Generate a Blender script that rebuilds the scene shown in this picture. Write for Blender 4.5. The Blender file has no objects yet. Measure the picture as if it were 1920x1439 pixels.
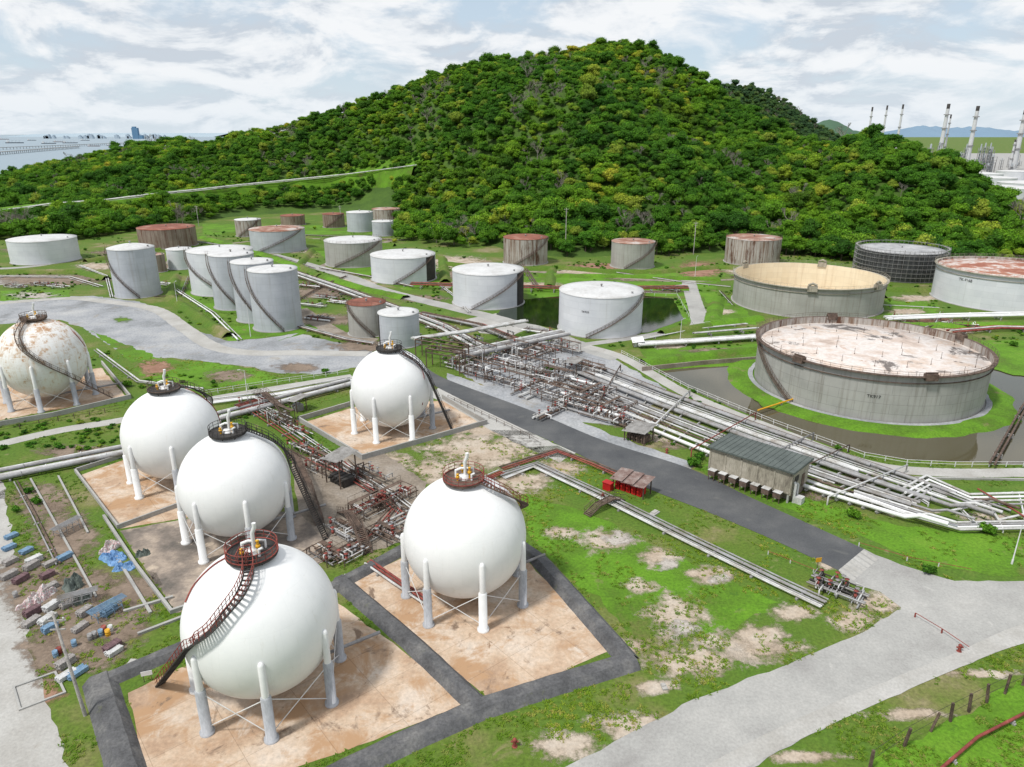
import bpy, math, random
import numpy as np
from math import sin, cos, pi, radians
from mathutils import Vector, noise as mn
from mathutils.geometry import tessellate_polygon
import bmesh
rnd=random.Random(11); npr=np.random.RandomState(5)
SC=bpy.context.scene; COL=SC.collection
V=Vector
# ------------------------------------------------------------------ survey of the site
H=60.0; TH=radians(19.4); F=1331.0; C_=cos(TH); S_=sin(TH)
def ray(u,v):
    x=(u-960)/F; y=(719.5-v)/F
    return V((x,C_+y*S_,-S_+y*C_))
def P(u,v,z=0.0):
    d=ray(u,v); t=(z-H)/d.z
    return V((d.x*t,d.y*t,z))
def proj(x,y,z):
    dep=y*C_-(z-H)*S_; up=y*S_+(z-H)*C_
    return 960+F*x/dep, 719.5-F*up/dep, dep
def hgt(u,vb,vt):
    b=P(u,vb); d=ray(u,vt); return H+b.y/d.y*d.z
def sphit(u,v,c,R):
    d=ray(u,v).normalized(); o=V((0,0,H))-c
    b=o.dot(d); q=b*b-(o.dot(o)-R*R)
    if q<0: t=-b
    else: t=-b-math.sqrt(q)
    p=V((0,0,H))+d*t
    return c+(p-c).normalized()*R
# ------------------------------------------------------------------ mesh builder
class MB:
    def __init__(s): s.v=[];s.f=[];s.m=[];s.sm=[]
    def add(s,vs,fs,m=0,sm=False):
        o=len(s.v); s.v+=[tuple(p) for p in vs]
        s.f+=[tuple(i+o for i in f) for f in fs]; s.m+=[m]*len(fs); s.sm+=[sm]*len(fs)
    def box(s,cx,cy,cz,sx,sy,sz,rz=0,m=0):
        vs=[]
        for dz in(-.5,.5):
            for dx,dy in((-.5,-.5),(.5,-.5),(.5,.5),(-.5,.5)):
                x=dx*sx;y=dy*sy
                vs.append((cx+x*cos(rz)-y*sin(rz),cy+x*sin(rz)+y*cos(rz),cz+dz*sz))
        s.add(vs,[(3,2,1,0),(4,5,6,7),(0,1,5,4),(1,2,6,5),(2,3,7,6),(3,0,4,7)],m)
    def tube(s,pts,r,n=8,m=0,cap=True):
        pts=[V(p) for p in pts]; N=len(pts)
        d0=(pts[1]-pts[0]).normalized()
        up=V((0,0,1)) if abs(d0.z)<.9 else V((1,0,0))
        a=d0.cross(up).normalized(); b=a.cross(d0)
        cur=[pts[0]+(a*cos(2*pi*k/n+pi/n)+b*sin(2*pi*k/n+pi/n))*r for k in range(n)]
        vs=list(cur)
        for i in range(1,N):
            d=(pts[i]-pts[i-1])
            if d.length<1e-6: d=d0
            d=d.normalized(); nr=d
            if i<N-1:
                d2=(pts[i+1]-pts[i]).normalized(); q=d+d2
                if q.length>.5: nr=q.normalized()
            cur=[q+d*((pts[i]-q).dot(nr)/d.dot(nr)) for q in cur]; vs+=cur
        fs=[]
        for i in range(N-1):
            for k in range(n):
                k2=(k+1)%n; fs.append((i*n+k,i*n+k2,(i+1)*n+k2,(i+1)*n+k))
        s.add(vs,fs,m,n>5)
        if cap: s.add(vs[:n],[tuple(range(n))],m); s.add(vs[-n:],[tuple(range(n))],m)
    def lathe(s,prof,n=24,m=0,cx=0,cy=0,sm=True):
        vs=[];k=len(prof)
        for j in range(n):
            a=2*pi*j/n
            for r,z in prof: vs.append((cx+r*cos(a),cy+r*sin(a),z))
        fs=[]
        for j in range(n):
            j2=(j+1)%n
            for i in range(k-1): fs.append((j*k+i,j2*k+i,j2*k+i+1,j*k+i+1))
        s.add(vs,fs,m,sm)
    def obj(s,name,mats,parent=None,loc=(0,0,0),rot=0,fix=True):
        me=bpy.data.meshes.new(name); me.from_pydata(s.v,[],s.f)
        for m in mats: me.materials.append(m)
        me.polygons.foreach_set('material_index',s.m); me.polygons.foreach_set('use_smooth',s.sm)
        if fix and len(s.f)<30000:
            bm=bmesh.new(); bm.from_mesh(me); bmesh.ops.recalc_face_normals(bm,faces=bm.faces); bm.to_mesh(me); bm.free()
        me.update()
        return inst(name,me,parent,loc,rot)
def inst(name,me,parent=None,loc=(0,0,0),rot=0,scale=1):
    o=bpy.data.objects.new(name,me); COL.objects.link(o)
    if parent: o.parent=parent
    o.location=loc; o.rotation_euler=(0,0,rot)
    o.scale=(scale,)*3 if not hasattr(scale,'__len__') else scale
    return o
def tag(o,label,cat,group=None):
    o["label"]=label; o["category"]=cat
    if group: o["group"]=group
    return o
def thing(name,label,cat,loc,rot=0,group=None):
    return tag(inst(name,None,None,loc,rot),label,cat,group)
def struct(o): o["kind"]="structure"; return o
# ------------------------------------------------------------------ materials
def newmat(name):
    m=bpy.data.materials.new(name); m.use_nodes=True; nt=m.node_tree
    return m,nt,nt.nodes['Principled BSDF']
def lk(nt,a,b): nt.links.new(a,b)
def ramp(nt,cols):
    r=nt.nodes.new('ShaderNodeValToRGB'); e=r.color_ramp.elements
    while len(e)<len(cols): e.new(.5)
    for i,(p,c) in enumerate(cols):
        e[i].position=p; e[i].color=(*c,1)
    return r
def coordn(nt,coord,st=(1,1,1),rz=0):
    if coord=='world': g=nt.nodes.new('ShaderNodeNewGeometry'); out=g.outputs['Position']
    else:
        g=nt.nodes.new('ShaderNodeTexCoord'); out=g.outputs['UV' if coord=='uv' else 'Object']
    mp=nt.nodes.new('ShaderNodeMapping'); mp.inputs['Scale'].default_value=st; mp.inputs['Rotation'].default_value=(0,0,rz); lk(nt,out,mp.inputs[0])
    return mp.outputs[0]
def noi(nt,co,scale,detail=5,rough=.6,dist=0):
    n=nt.nodes.new('ShaderNodeTexNoise'); n.inputs['Scale'].default_value=scale
    n.inputs['Detail'].default_value=detail; n.inputs['Roughness'].default_value=rough
    n.inputs['Distortion'].default_value=dist; lk(nt,co,n.inputs['Vector']); return n.outputs[0]
def mix(nt,f,a,b,mode='MIX'):
    x=nt.nodes.new('ShaderNodeMix'); x.data_type='RGBA'; x.blend_type=mode
    for val,idx in((f,0),(a,6),(b,7)):
        if isinstance(val,(int,float)): x.inputs[idx].default_value=val
        elif isinstance(val,tuple): x.inputs[idx].default_value=(*val,1)
        else: lk(nt,val,x.inputs[idx])
    return x.outputs[2]
def M(name,cols,scale=.5,coord='obj',rough=.8,bump=.3,bscale=6,detail=6,st=(1,1,1),metal=0,fine=.35,fscale=None,spec=.3,bd=.05,joint=None,second=None):
    m,nt,b=newmat(name); co=coordn(nt,coord,st)
    n=noi(nt,co,scale,detail,.62); r=ramp(nt,cols); lk(nt,n,r.inputs[0])
    n2=noi(nt,co,fscale or bscale,4,.7); r2=ramp(nt,[(.25,(1-fine,)*3),(.75,(1+fine*.3,)*3)]); lk(nt,n2,r2.inputs[0])
    c=mix(nt,1.0,r.outputs[0],r2.outputs[0],'MULTIPLY')
    if second:
        for i,sc in enumerate(second if isinstance(second,list) else [second]):
            cc=coordn(nt,coord,(st[0],st[1],st[2]),.4+i); n4=noi(nt,cc,sc[0],8,.7,.5); r4=ramp(nt,[(sc[1],G(0)),(sc[2],G(1))]); lk(nt,n4,r4.inputs[0]); c=mix(nt,r4.outputs[0],c,sc[3])
    if joint:
        cj=coordn(nt,'world',(1,1,1),joint[1]); br=nt.nodes.new('ShaderNodeTexBrick'); lk(nt,cj,br.inputs['Vector']); br.offset=0
        br.inputs['Scale'].default_value=1; br.inputs['Brick Width'].default_value=joint[0]; br.inputs['Row Height'].default_value=joint[0]*.8; br.inputs['Mortar Size'].default_value=.04
        br.inputs['Color1'].default_value=(1,1,1,1); br.inputs['Color2'].default_value=(.95,.94,.93,1); br.inputs['Mortar'].default_value=(.6,.57,.55,1)
        c=mix(nt,.7,c,br.outputs[0],'MULTIPLY')
    lk(nt,c,b.inputs['Base Color'])
    b.inputs['Roughness'].default_value=rough; b.inputs['Metallic'].default_value=metal
    b.inputs['Specular IOR Level'].default_value=spec
    if bump:
        bp=nt.nodes.new('ShaderNodeBump'); bp.inputs['Strength'].default_value=bump; bp.inputs['Distance'].default_value=bd
        lk(nt,n2,bp.inputs['Height']); lk(nt,bp.outputs[0],b.inputs['Normal'])
    return m
def tankmat(name,base,base2,streak,s0=.55,s1=.75,line=.85,rough=.55,rust=None):
    m,nt,b=newmat(name); co=coordn(nt,'uv')
    n=noi(nt,co,.12,6); r=ramp(nt,[(.3,base),(.7,base2)]); lk(nt,n,r.inputs[0])
    cs=coordn(nt,'uv',(.9,.035,1)); n2=noi(nt,cs,1.0,8,.72); r2=ramp(nt,[(s0,(0,0,0)),(s1,(1,1,1))]); lk(nt,n2,r2.inputs[0])
    c=mix(nt,r2.outputs[0],r.outputs[0],streak)
    if rust:
        cs=coordn(nt,'uv',(.35,.05,1)); n3=noi(nt,cs,1.0,8,.75); r3=ramp(nt,[(rust[0],(0,0,0)),(rust[0]+.1,(1,1,1))]); lk(nt,n3,r3.inputs[0]); c=mix(nt,r3.outputs[0],c,rust[1])
    br=nt.nodes.new('ShaderNodeTexBrick'); lk(nt,co,br.inputs['Vector']); br.inputs['Scale'].default_value=1
    br.inputs['Brick Width'].default_value=7; br.inputs['Row Height'].default_value=2.2; br.inputs['Mortar Size'].default_value=.05
    br.inputs['Color1'].default_value=(1,1,1,1); br.inputs['Color2'].default_value=(.93,.93,.93,1); br.inputs['Mortar'].default_value=(line,)*3+(1,)
    c=mix(nt,1.0,c,br.outputs[0],'MULTIPLY'); lk(nt,c,b.inputs['Base Color']); b.inputs['Roughness'].default_value=rough
    b.inputs['Specular IOR Level'].default_value=.3
    return m
G=lambda x:(x,x,x)
m_ground=M('grass_ground',[(.30,(.31,.25,.16)),(.39,(.18,.19,.06)),(.47,(.11,.175,.022)),(.60,(.085,.17,.017)),(.72,(.16,.22,.04))],.05,'world',.95,.6,2.2,9,fine=.5,bd=.15,second=[(.25,.60,.74,(.26,.21,.12)),(.9,.60,.70,(.055,.12,.014))])
m_lush=M('lush_grass',[(.28,(.16,.15,.05)),(.4,(.09,.18,.014)),(.55,(.115,.26,.014)),(.75,(.16,.3,.025))],.1,'world',.95,.6,2.4,9,fine=.5,bd=.15,second=[(.16,.61,.73,(.21,.16,.09)),(.8,.59,.69,(.055,.13,.012))])
m_gravel=M('grey_gravel',[(.3,(.22,.23,.24)),(.5,(.34,.35,.37)),(.7,(.44,.44,.44))],.08,'world',.95,.4,1.6,9,fine=.4,bd=.08,second=[(.12,.58,.72,(.25,.22,.18)),(.05,.56,.66,(.19,.195,.2))])
m_conc=M('grey_concrete',[(.3,(.28,.27,.26)),(.5,(.36,.355,.34)),(.72,(.43,.42,.40))],.12,'world',.9,.2,3,9,fine=.25,second=[(.09,.58,.76,(.25,.24,.23)),(.3,.62,.7,(.42,.41,.39))])
m_light=M('pale_concrete',[(.3,(.34,.325,.30)),(.6,(.44,.43,.41)),(.8,(.50,.48,.46))],.15,'world',.9,.2,3,8,fine=.25,second=[(.2,.6,.72,(.3,.28,.25))])
m_pad=M('tan_concrete',[(.28,(.33,.22,.15)),(.40,(.46,.32,.22)),(.50,(.56,.43,.32)),(.62,(.62,.52,.43)),(.78,(.50,.45,.40))],.13,'world',.9,.15,2.0,10,fine=.3,joint=(7.5,-.70),second=[(.14,.50,.60,(.40,.25,.145)),(.28,.58,.66,(.2,.14,.10)),(.1,.60,.70,(.60,.55,.49)),(.5,.62,.68,(.26,.17,.11))])
m_paddark=M('stained_concrete',[(.35,(.11,.10,.09)),(.5,(.24,.2,.17)),(.62,(.44,.36,.29)),(.75,(.36,.34,.32))],.12,'world',.9,.2,1.5,9,fine=.35,second=[(.2,.58,.68,(.46,.38,.3))])
m_asph=M('asphalt',[(.3,(.065,.068,.075)),(.5,(.092,.095,.10)),(.75,(.14,.14,.14))],.1,'world',.9,.2,5,8,fine=.3,second=[(.25,.6,.75,(.13,.13,.125))])
m_bund=M('bitumen_bund',[(.3,(.075,.075,.078)),(.5,(.12,.12,.125)),(.7,(.2,.195,.19))],.35,'world',.95,.6,3.2,8,fine=.45,bd=.1,second=[(.3,.62,.72,(.12,.13,.07))])
m_soil=M('brown_soil',[(.3,(.16,.13,.10)),(.5,(.28,.235,.19)),(.7,(.36,.32,.28))],.2,'world',.95,.6,2,8,fine=.4,bd=.1)
m_hill=M('forest_floor',[(.4,(.05,.10,.015)),(.7,(.08,.15,.02))],.05,'world',.95,0,1)
m_white=M('white_paint',[(.35,G(.68)),(.6,G(.76))],.4,'obj',.45,.0,3,fine=.06,spec=.4)
m_pipew=M('pale_pipe',[(.3,(.30,.27,.24)),(.42,(.46,.45,.43)),(.55,(.6,.6,.6)),(.7,(.66,.66,.66))],.35,'world',.5,.0,3,fine=.3,spec=.4)
m_pipeg=M('grey_pipe',[(.3,(.2,.18,.16)),(.6,(.34,.34,.35))],.4,'world',.5,.0,3,fine=.3)
m_rust=M('rusty_steel',[(.3,(.06,.045,.038)),(.5,(.13,.09,.07)),(.7,(.21,.15,.12))],.8,'world',.85,.3,6,fine=.4)
m_red=M('oxide_red_paint',[(.3,(.15,.035,.03)),(.6,(.30,.07,.055)),(.8,(.34,.18,.14))],.8,'world',.7,.1,5,fine=.3)
m_bright=M('fire_red_paint',[(.3,(.36,.01,.012)),(.7,(.52,.02,.02))],.8,'obj',.5,0,5,fine=.2)
m_dark=M('dark_steel',[(.3,(.025,.022,.022)),(.7,(.06,.055,.05))],.8,'world',.7,.1,5,fine=.3)
m_yel=M('yellow_paint',[(.3,(.6,.3,.02)),(.7,(.75,.42,.03))],.8,'obj',.5,0,5,fine=.2)
m_legc=M('grey_fireproofing',[(.3,(.32,.33,.35)),(.6,(.44,.45,.48)),(.8,(.52,.52,.52))],.5,'obj',.8,.15,4,fine=.25,st=(1,1,.3))
m_wood=M('weathered_wood',[(.3,(.26,.24,.23)),(.7,(.48,.45,.43))],1.5,'obj',.9,.3,6,fine=.4)
m_blue=M('blue_tarpaulin',[(.3,(.08,.2,.42)),(.6,(.2,.36,.6)),(.75,(.45,.52,.6))],1.3,'obj',.6,.4,3,fine=.35)
m_blueg=M('faded_blue_sheet',[(.3,(.13,.24,.38)),(.7,(.26,.38,.5))],1.3,'obj',.8,.3,3,fine=.35)
m_maroon=M('maroon_pallet_paint',[(.3,(.12,.07,.08)),(.7,(.24,.15,.16))],1.3,'obj',.8,.3,3,fine=.35)
m_cloth=M('mixed_sacks',[(.35,(.25,.32,.22)),(.43,(.66,.64,.62)),(.5,(.5,.2,.22)),(.54,(.72,.71,.70)),(.64,(.72,.72,.71)),(.7,(.2,.28,.4))],3.2,'obj',.8,.6,4,fine=.4)
m_green=M('green_tarpaulin',[(.3,(.07,.09,.08)),(.7,(.18,.21,.19))],.9,'obj',.7,.5,3,fine=.4)
m_corr=M('corrugated_sheet',[(.3,(.16,.15,.14)),(.5,(.27,.26,.25)),(.7,(.36,.35,.34))],.7,'obj',.7,.2,5,fine=.35)
m_corrr=M('rusty_corrugated_sheet',[(.3,(.14,.08,.07)),(.5,(.24,.17,.15)),(.7,(.34,.29,.27))],.9,'obj',.7,.2,5,fine=.35)
m_groof=M('dark_grey_roof',[(.3,(.075,.09,.085)),(.7,(.12,.14,.13))],.4,'obj',.6,.1,5,fine=.3)
m_wall=M('stained_render',[(.3,(.13,.11,.09)),(.45,(.33,.3,.24)),(.7,(.46,.42,.35))],.5,'obj',.9,.1,4,8,fine=.35,st=(1,1,.3))
m_rail=M('pale_railing',[(.3,G(.55)),(.7,G(.7))],.8,'obj',.6,0,5,fine=.1)
m_bark=M('bark',[(.3,(.06,.045,.035)),(.7,(.16,.13,.1))],1.5,'obj',.95,.4,5)
m_text=M('black_lettering',[(.3,G(.03)),(.7,G(.05))],1,'obj',.7,0)
t_grey=tankmat('grey_tank_wall',(.38,.40,.44),(.5,.52,.56),(.30,.29,.28),.52,.8)
t_white=tankmat('white_tank_wall',(.55,.57,.61),(.68,.69,.72),(.42,.41,.4),.58,.88)
t_beige=tankmat('weathered_tank_wall',(.31,.305,.28),(.42,.415,.39),(.2,.17,.14),.5,.8,rust=(.64,(.2,.12,.07)))
t_big=tankmat('stained_plate_wall',(.29,.29,.275),(.42,.415,.39),(.2,.185,.16),.5,.74,.72,rust=(.66,(.26,.19,.13)))
t_rusty=tankmat('rusty_tank_wall',(.36,.33,.3),(.5,.47,.44),(.2,.13,.09),.46,.62,rust=(.50,(.11,.05,.03)))
t_brown=tankmat('brown_tank_wall',(.22,.17,.14),(.34,.28,.24),(.13,.07,.05),.45,.65,rust=(.52,(.12,.05,.035)))
t_char=tankmat('charcoal_tank_wall',(.09,.09,.095),(.16,.16,.165),(.06,.05,.05),.45,.7)
t_cream=tankmat('cream_tank_lining',(.68,.58,.42),(.78,.7,.54),(.56,.44,.3),.5,.8)
r_pale=M('pale_tank_roof',[(.3,(.46,.45,.44)),(.5,(.57,.57,.57)),(.7,(.62,.62,.62))],.2,'obj',.7,.05,1,9,fine=.18,second=[(.3,.62,.72,(.38,.33,.29))])
r_char=M('grey_tank_roof',[(.3,(.25,.25,.26)),(.5,(.4,.4,.41)),(.7,(.5,.5,.5))],.2,'obj',.7,.05,1,fine=.3)
r_rusty=M('rusty_tank_roof',[(.36,(.24,.1,.065)),(.5,(.38,.24,.19)),(.6,(.5,.45,.42)),(.75,(.56,.54,.53))],.12,'obj',.8,.05,1,fine=.25)
r_red=M('red_rust_roof',[(.36,(.18,.065,.045)),(.55,(.29,.11,.075)),(.68,(.38,.25,.2)),(.8,(.5,.45,.43))],.14,'obj',.8,.05,1,fine=.25)
r_mixed=M('peeling_rust_roof',[(.40,(.3,.11,.07)),(.48,(.42,.2,.14)),(.52,(.62,.58,.55)),(.6,(.36,.15,.1)),(.68,(.66,.63,.6))],.09,'obj',.8,.05,1,10,fine=.25,fscale=.8)
r_float=M('floating_roof_plate',[(.30,(.42,.33,.28)),(.40,(.58,.48,.42)),(.5,(.68,.63,.60)),(.62,(.58,.46,.38)),(.72,(.70,.67,.64))],.10,'obj',.7,.05,1.3,10,fine=.25,second=[(.09,.57,.62,(.15,.13,.12)),(.2,.60,.68,(.42,.26,.18))])
r_cream=M('cream_floor',[(.3,(.64,.5,.33)),(.6,(.78,.68,.52))],.08,'obj',.8,.05,1,fine=.2)
def shellmat(name,rusty=False):
    m,nt,b=newmat(name); co=coordn(nt,'uv')
    br=nt.nodes.new('ShaderNodeTexBrick'); lk(nt,co,br.inputs['Vector']); br.inputs['Scale'].default_value=1
    br.inputs['Brick Width'].default_value=3.2; br.inputs['Row Height'].default_value=3.4 if not rusty else 2.6; br.inputs['Mortar Size'].default_value=.03 if not rusty else .16
    br.inputs['Mortar Smooth'].default_value=.6
    br.inputs['Color1'].default_value=(1,1,1,1); br.inputs['Color2'].default_value=(.985,.985,.985,1); br.inputs['Mortar'].default_value=(.95,.95,.95,1)
    ob=coordn(nt,'obj'); n=noi(nt,ob,.5,10,.75)
    if rusty:
        se=nt.nodes.new('ShaderNodeSeparateXYZ'); lk(nt,ob,se.inputs[0])
        a=nt.nodes.new('ShaderNodeMath'); a.operation='MULTIPLY_ADD'; lk(nt,se.outputs[2],a.inputs[0]); a.inputs[1].default_value=-.010; lk(nt,n,a.inputs[2])
        r=ramp(nt,[(.33,(.40,.22,.12)),(.40,(.55,.43,.33)),(.45,(.68,.65,.62)),(.55,(.74,.73,.72))]); lk(nt,a.outputs[0],r.inputs[0])
        c=mix(nt,ma2(nt,br.outputs['Fac'],.75),r.outputs[0],(.75,.745,.74))
    else:
        r=ramp(nt,[(.3,(.74,.745,.75)),(.6,(.79,.79,.79))]); lk(nt,n,r.inputs[0])
        c=mix(nt,1.0,r.outputs[0],br.outputs[0],'MULTIPLY')
    cs=coordn(nt,'obj',(1.2,1.2,.08)); n3=noi(nt,cs,1,6,.7); r3=ramp(nt,[(.58,(1,1,1)),(.8,(.85,.83,.79))]) if not rusty else ramp(nt,[(.54,(1,1,1)),(.7,(.86,.72,.58))]); lk(nt,n3,r3.inputs[0])
    c=mix(nt,1.0,c,r3.outputs[0],'MULTIPLY')
    lk(nt,c,b.inputs['Base Color']); b.inputs['Roughness'].default_value=.5; b.inputs['Specular IOR Level'].default_value=.35
    return m
def ma2(nt,a,k):
    q=nt.nodes.new('ShaderNodeMath'); q.operation='MULTIPLY'; lk(nt,a,q.inputs[0]); q.inputs[1].default_value=k; return q.outputs[0]
m_shell=shellmat('white_shell'); m_shellr=shellmat('rusty_shell',True)
def watermat(name,col,rough,bs,bstr):
    m,nt,b=newmat(name); b.inputs['Base Color'].default_value=(*col,1); b.inputs['Roughness'].default_value=rough
    b.inputs['IOR'].default_value=1.45
    co=coordn(nt,'world'); n=noi(nt,co,bs,4); bp=nt.nodes.new('ShaderNodeBump'); bp.inputs['Strength'].default_value=bstr; bp.inputs['Distance'].default_value=.1
    lk(nt,n,bp.inputs['Height']); lk(nt,bp.outputs[0],b.inputs['Normal']); return m
m_pond=watermat('muddy_water',(.085,.075,.045),.03,1.2,.03)
m_pondg=watermat('green_water',(.012,.022,.006),.03,1.2,.03)
m_sea=watermat('sea_water',(.19,.26,.31),.35,.05,.3)
def leafmat(name,cols):
    m,nt,b=newmat(name)
    oi=nt.nodes.new('ShaderNodeObjectInfo'); r=ramp(nt,cols); lk(nt,oi.outputs['Random'],r.inputs[0])
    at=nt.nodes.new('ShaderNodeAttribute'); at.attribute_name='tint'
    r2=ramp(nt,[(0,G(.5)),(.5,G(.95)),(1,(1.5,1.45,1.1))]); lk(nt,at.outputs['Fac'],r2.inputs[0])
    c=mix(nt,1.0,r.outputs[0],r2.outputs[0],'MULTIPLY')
    g=coordn(nt,'world'); n=noi(nt,g,.012,5); r3=ramp(nt,[(.36,(.72,.84,.88)),(.5,(1.0,1.0,1.0)),(.6,(1.45,1.25,1.0)),(.7,(1.7,1.15,1.1))]); lk(nt,n,r3.inputs[0])
    c=mix(nt,1.0,c,r3.outputs[0],'MULTIPLY')
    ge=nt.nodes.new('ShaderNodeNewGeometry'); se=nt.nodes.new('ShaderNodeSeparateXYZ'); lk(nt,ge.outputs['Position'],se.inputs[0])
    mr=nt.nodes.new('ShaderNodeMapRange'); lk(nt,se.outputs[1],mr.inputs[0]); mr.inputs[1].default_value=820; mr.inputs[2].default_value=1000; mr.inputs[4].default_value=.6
    c=mix(nt,mr.outputs[0],c,(.06,.10,.07))  # aerial haze painted into the leaf colour: bluish green with growing world Y
    lk(nt,c,b.inputs['Base Color']); b.inputs['Roughness'].default_value=.75; b.inputs['Specular IOR Level'].default_value=.15
    tr=nt.nodes.new('ShaderNodeBsdfTranslucent'); lk(nt,c,tr.inputs[0]); ms=nt.nodes.new('ShaderNodeMixShader'); ms.inputs[0].default_value=.3
    out=nt.nodes['Material Output']; lk(nt,b.outputs[0],ms.inputs[1]); lk(nt,tr.outputs[0],ms.inputs[2]); lk(nt,ms.outputs[0],out.inputs[0])
    return m
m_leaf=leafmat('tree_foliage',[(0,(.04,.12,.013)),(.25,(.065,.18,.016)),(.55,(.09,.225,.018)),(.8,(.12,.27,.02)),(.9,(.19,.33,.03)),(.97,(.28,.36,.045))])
m_blade=leafmat('grass_blades',[(0,(.10,.19,.016)),(.6,(.15,.26,.022)),(1,(.27,.27,.08))])
m_twig=M('bare_twigs',[(.3,(.2,.18,.15)),(.7,(.32,.29,.25))],1,'obj',.9,0)
def patchmat(name,cols,scale,thr=.60):
    m=M(name,cols,scale,'world',.95,.4,2.2,9,fine=.35,bd=.1); nt=m.node_tree; b=nt.nodes['Principled BSDF']
    at=nt.nodes.new('ShaderNodeAttribute'); at.attribute_name='edge'
    co=coordn(nt,'world'); n=noi(nt,co,.4,10,.74)
    a=nt.nodes.new('ShaderNodeMath'); a.operation='MULTIPLY_ADD'; lk(nt,at.outputs['Fac'],a.inputs[0]); a.inputs[1].default_value=.45; lk(nt,n,a.inputs[2])
    r=ramp(nt,[(thr,G(0)),(thr+.18,G(1))]); lk(nt,a.outputs[0],r.inputs[0]); lk(nt,r.outputs[0],b.inputs['Alpha'])
    return m
p_dirt=patchmat('dirt_patch',[(.3,(.33,.25,.18)),(.5,(.45,.37,.29)),(.7,(.53,.47,.40))],.2)
p_red=patchmat('red_soil_patch',[(.3,(.22,.11,.07)),(.6,(.34,.2,.14))],.2,.56)
p_brown=patchmat('brown_soil_patch',[(.3,(.15,.11,.08)),(.6,(.26,.2,.155))],.2,.56)
p_grass=patchmat('grass_patch',[(.3,(.08,.15,.015)),(.6,(.12,.22,.02))],.2,.58)
p_grey=patchmat('worn_slab_patch',[(.3,(.36,.32,.28)),(.6,(.47,.43,.39))],.2,.66)
# ------------------------------------------------------------------ ground sheets
HARD=[]
def jitter(pts,jit,step=1.5):
    out=[]
    n=len(pts)
    for i in range(n):
        a=pts[i];b=pts[(i+1)%n]; k=max(1,min(60,int((b-a).length/step))); d=(b-a).normalized() if (b-a).length>0 else V((1,0,0)); nr=V((-d.y,d.x,0))
        for j in range(k):
            p=a.lerp(b,j/k)
            if jit and j: p=p+nr*jit*(mn.noise(V((p.x*.35,p.y*.35,3)))*1.2+mn.noise(V((p.x*1.3,p.y*1.3,7)))*.7)
            out.append(p)
    return out
def sheet(name,px,z,mat,jit=0,hard=True,world=False):
    pts=[(V((p[0],p[1],0)) if world else P(*p)) for p in px]
    if hard: HARD.append(np.array([(p.x,p.y) for p in pts]))
    pts=jitter(pts,jit) if jit else pts
    pts=[V((p.x,p.y,z)) for p in pts]
    tr=tessellate_polygon([pts]); mb=MB(); mb.add(pts,[t for t in tr])
    o=mb.obj(name,[mat]); 
    if len(o.data.polygons) and o.data.polygons[0].normal.z<0: o.data.flip_normals()
    return struct(o)
def strip(pts,w):
    pts=[V((p.x,p.y,0)) for p in pts]; L=[];R=[]
    for i,p in enumerate(pts):
        a=pts[max(0,i-1)];b=pts[min(len(pts)-1,i+1)]; d=(b-a).normalized(); n=V((-d.y,d.x,0))
        L.append(p+n*w/2);R.append(p-n*w/2)
    return L+R[::-1]
def smoothline(pts,n=6):
    out=[];N=len(pts)
    for i in range(N-1):
        p0=pts[max(0,i-1)];p1=pts[i];p2=pts[i+1];p3=pts[min(N-1,i+2)]
        for k in range(n):
            t=k/n
            out.append(.5*((2*p1)+(p2-p0)*t+(2*p0-5*p1+4*p2-p3)*t*t+(3*p1-p0-3*p2+p3)*t**3))
    out.append(pts[-1]); return out
def road(name,px,w,z,mat,jit=0):
    pts=smoothline([P(*p) for p in px]); return sheet(name,[(p.x,p.y) for p in strip(pts,w)],z,mat,jit,True,True)
PN=[0]
def patch(px,mat,name='dirt_ground'):
    PN[0]+=1; z=.012+.0008*(PN[0]%20)+(.05 if mat is p_grey else 0)
    pts=[P(*p) for p in px]; c=sum(pts,V((0,0,0)))/len(pts)
    pts=[c+(p-c)*1.5 for p in jitter(pts,.5,2.5)]
    vs=[V((c.x,c.y,z))]+[V((p.x,p.y,z)) for p in pts]; n=len(pts)
    mb=MB(); mb.add(vs,[(0,i+1,(i+1)%n+1) for i in range(n)]); o=mb.obj(name,[mat],fix=False)
    at=o.data.attributes.new('edge','FLOAT','POINT'); at.data.foreach_set('value',[1.0]+[0.0]*n)
    return struct(o)
def rect(u,v,a,b): return [(u-a,v-b*.3),(u-a*.3,v-b),(u+a*.6,v-b*.8),(u+a,v),(u+a*.5,v+b*.8),(u-a*.4,v+b)]

mb=MB(); mb.add([(-40000,-300,0),(40000,-300,0),(40000,40000,0),(-40000,40000,0)],[(0,1,2,3)])
struct(mb.obj('ground',[m_ground]))
sheet('sea',[(-39000,1010),(-330,1010),(100,39000),(-39000,39000)],.3,m_sea,0,True,True)
sheet('gravel_ground',[(-20,566),(100,556),(180,556),(262,566),(320,590),(370,620),(430,640),(500,634),(560,625),(620,640),(700,655),(690,685),(600,702),(520,700),(470,688),(400,680),(330,672),(240,668),(200,645),(160,618),(110,600),(-20,610)],.006,m_gravel,.9)
road('road',[(-30,572),(120,560),(200,566),(290,580),(345,615),(400,650),(470,662),(560,662),(690,664)],5,.03,m_light,.3)
road('dirt_track',[(560,580),(590,600),(640,630),(700,640)],6,.034,m_soil,.8)
def edges(name,up,lo,z,mat,jit=0,hard=True):
    a=smoothline([P(*p) for p in up]);b=smoothline([P(*p) for p in lo]); return sheet(name,[(p.x,p.y) for p in a+b[::-1]],z,mat,jit,hard,True)
edges('asphalt_road',[(800,690),(838,712),(1000,772),(1130,826),(1290,878),(1400,930),(1510,980),(1620,1030)],[(790,705),(822,728),(960,795),(1080,850),(1200,910),(1330,962),(1450,1013),(1572,1070)],.045,m_asph)
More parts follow.
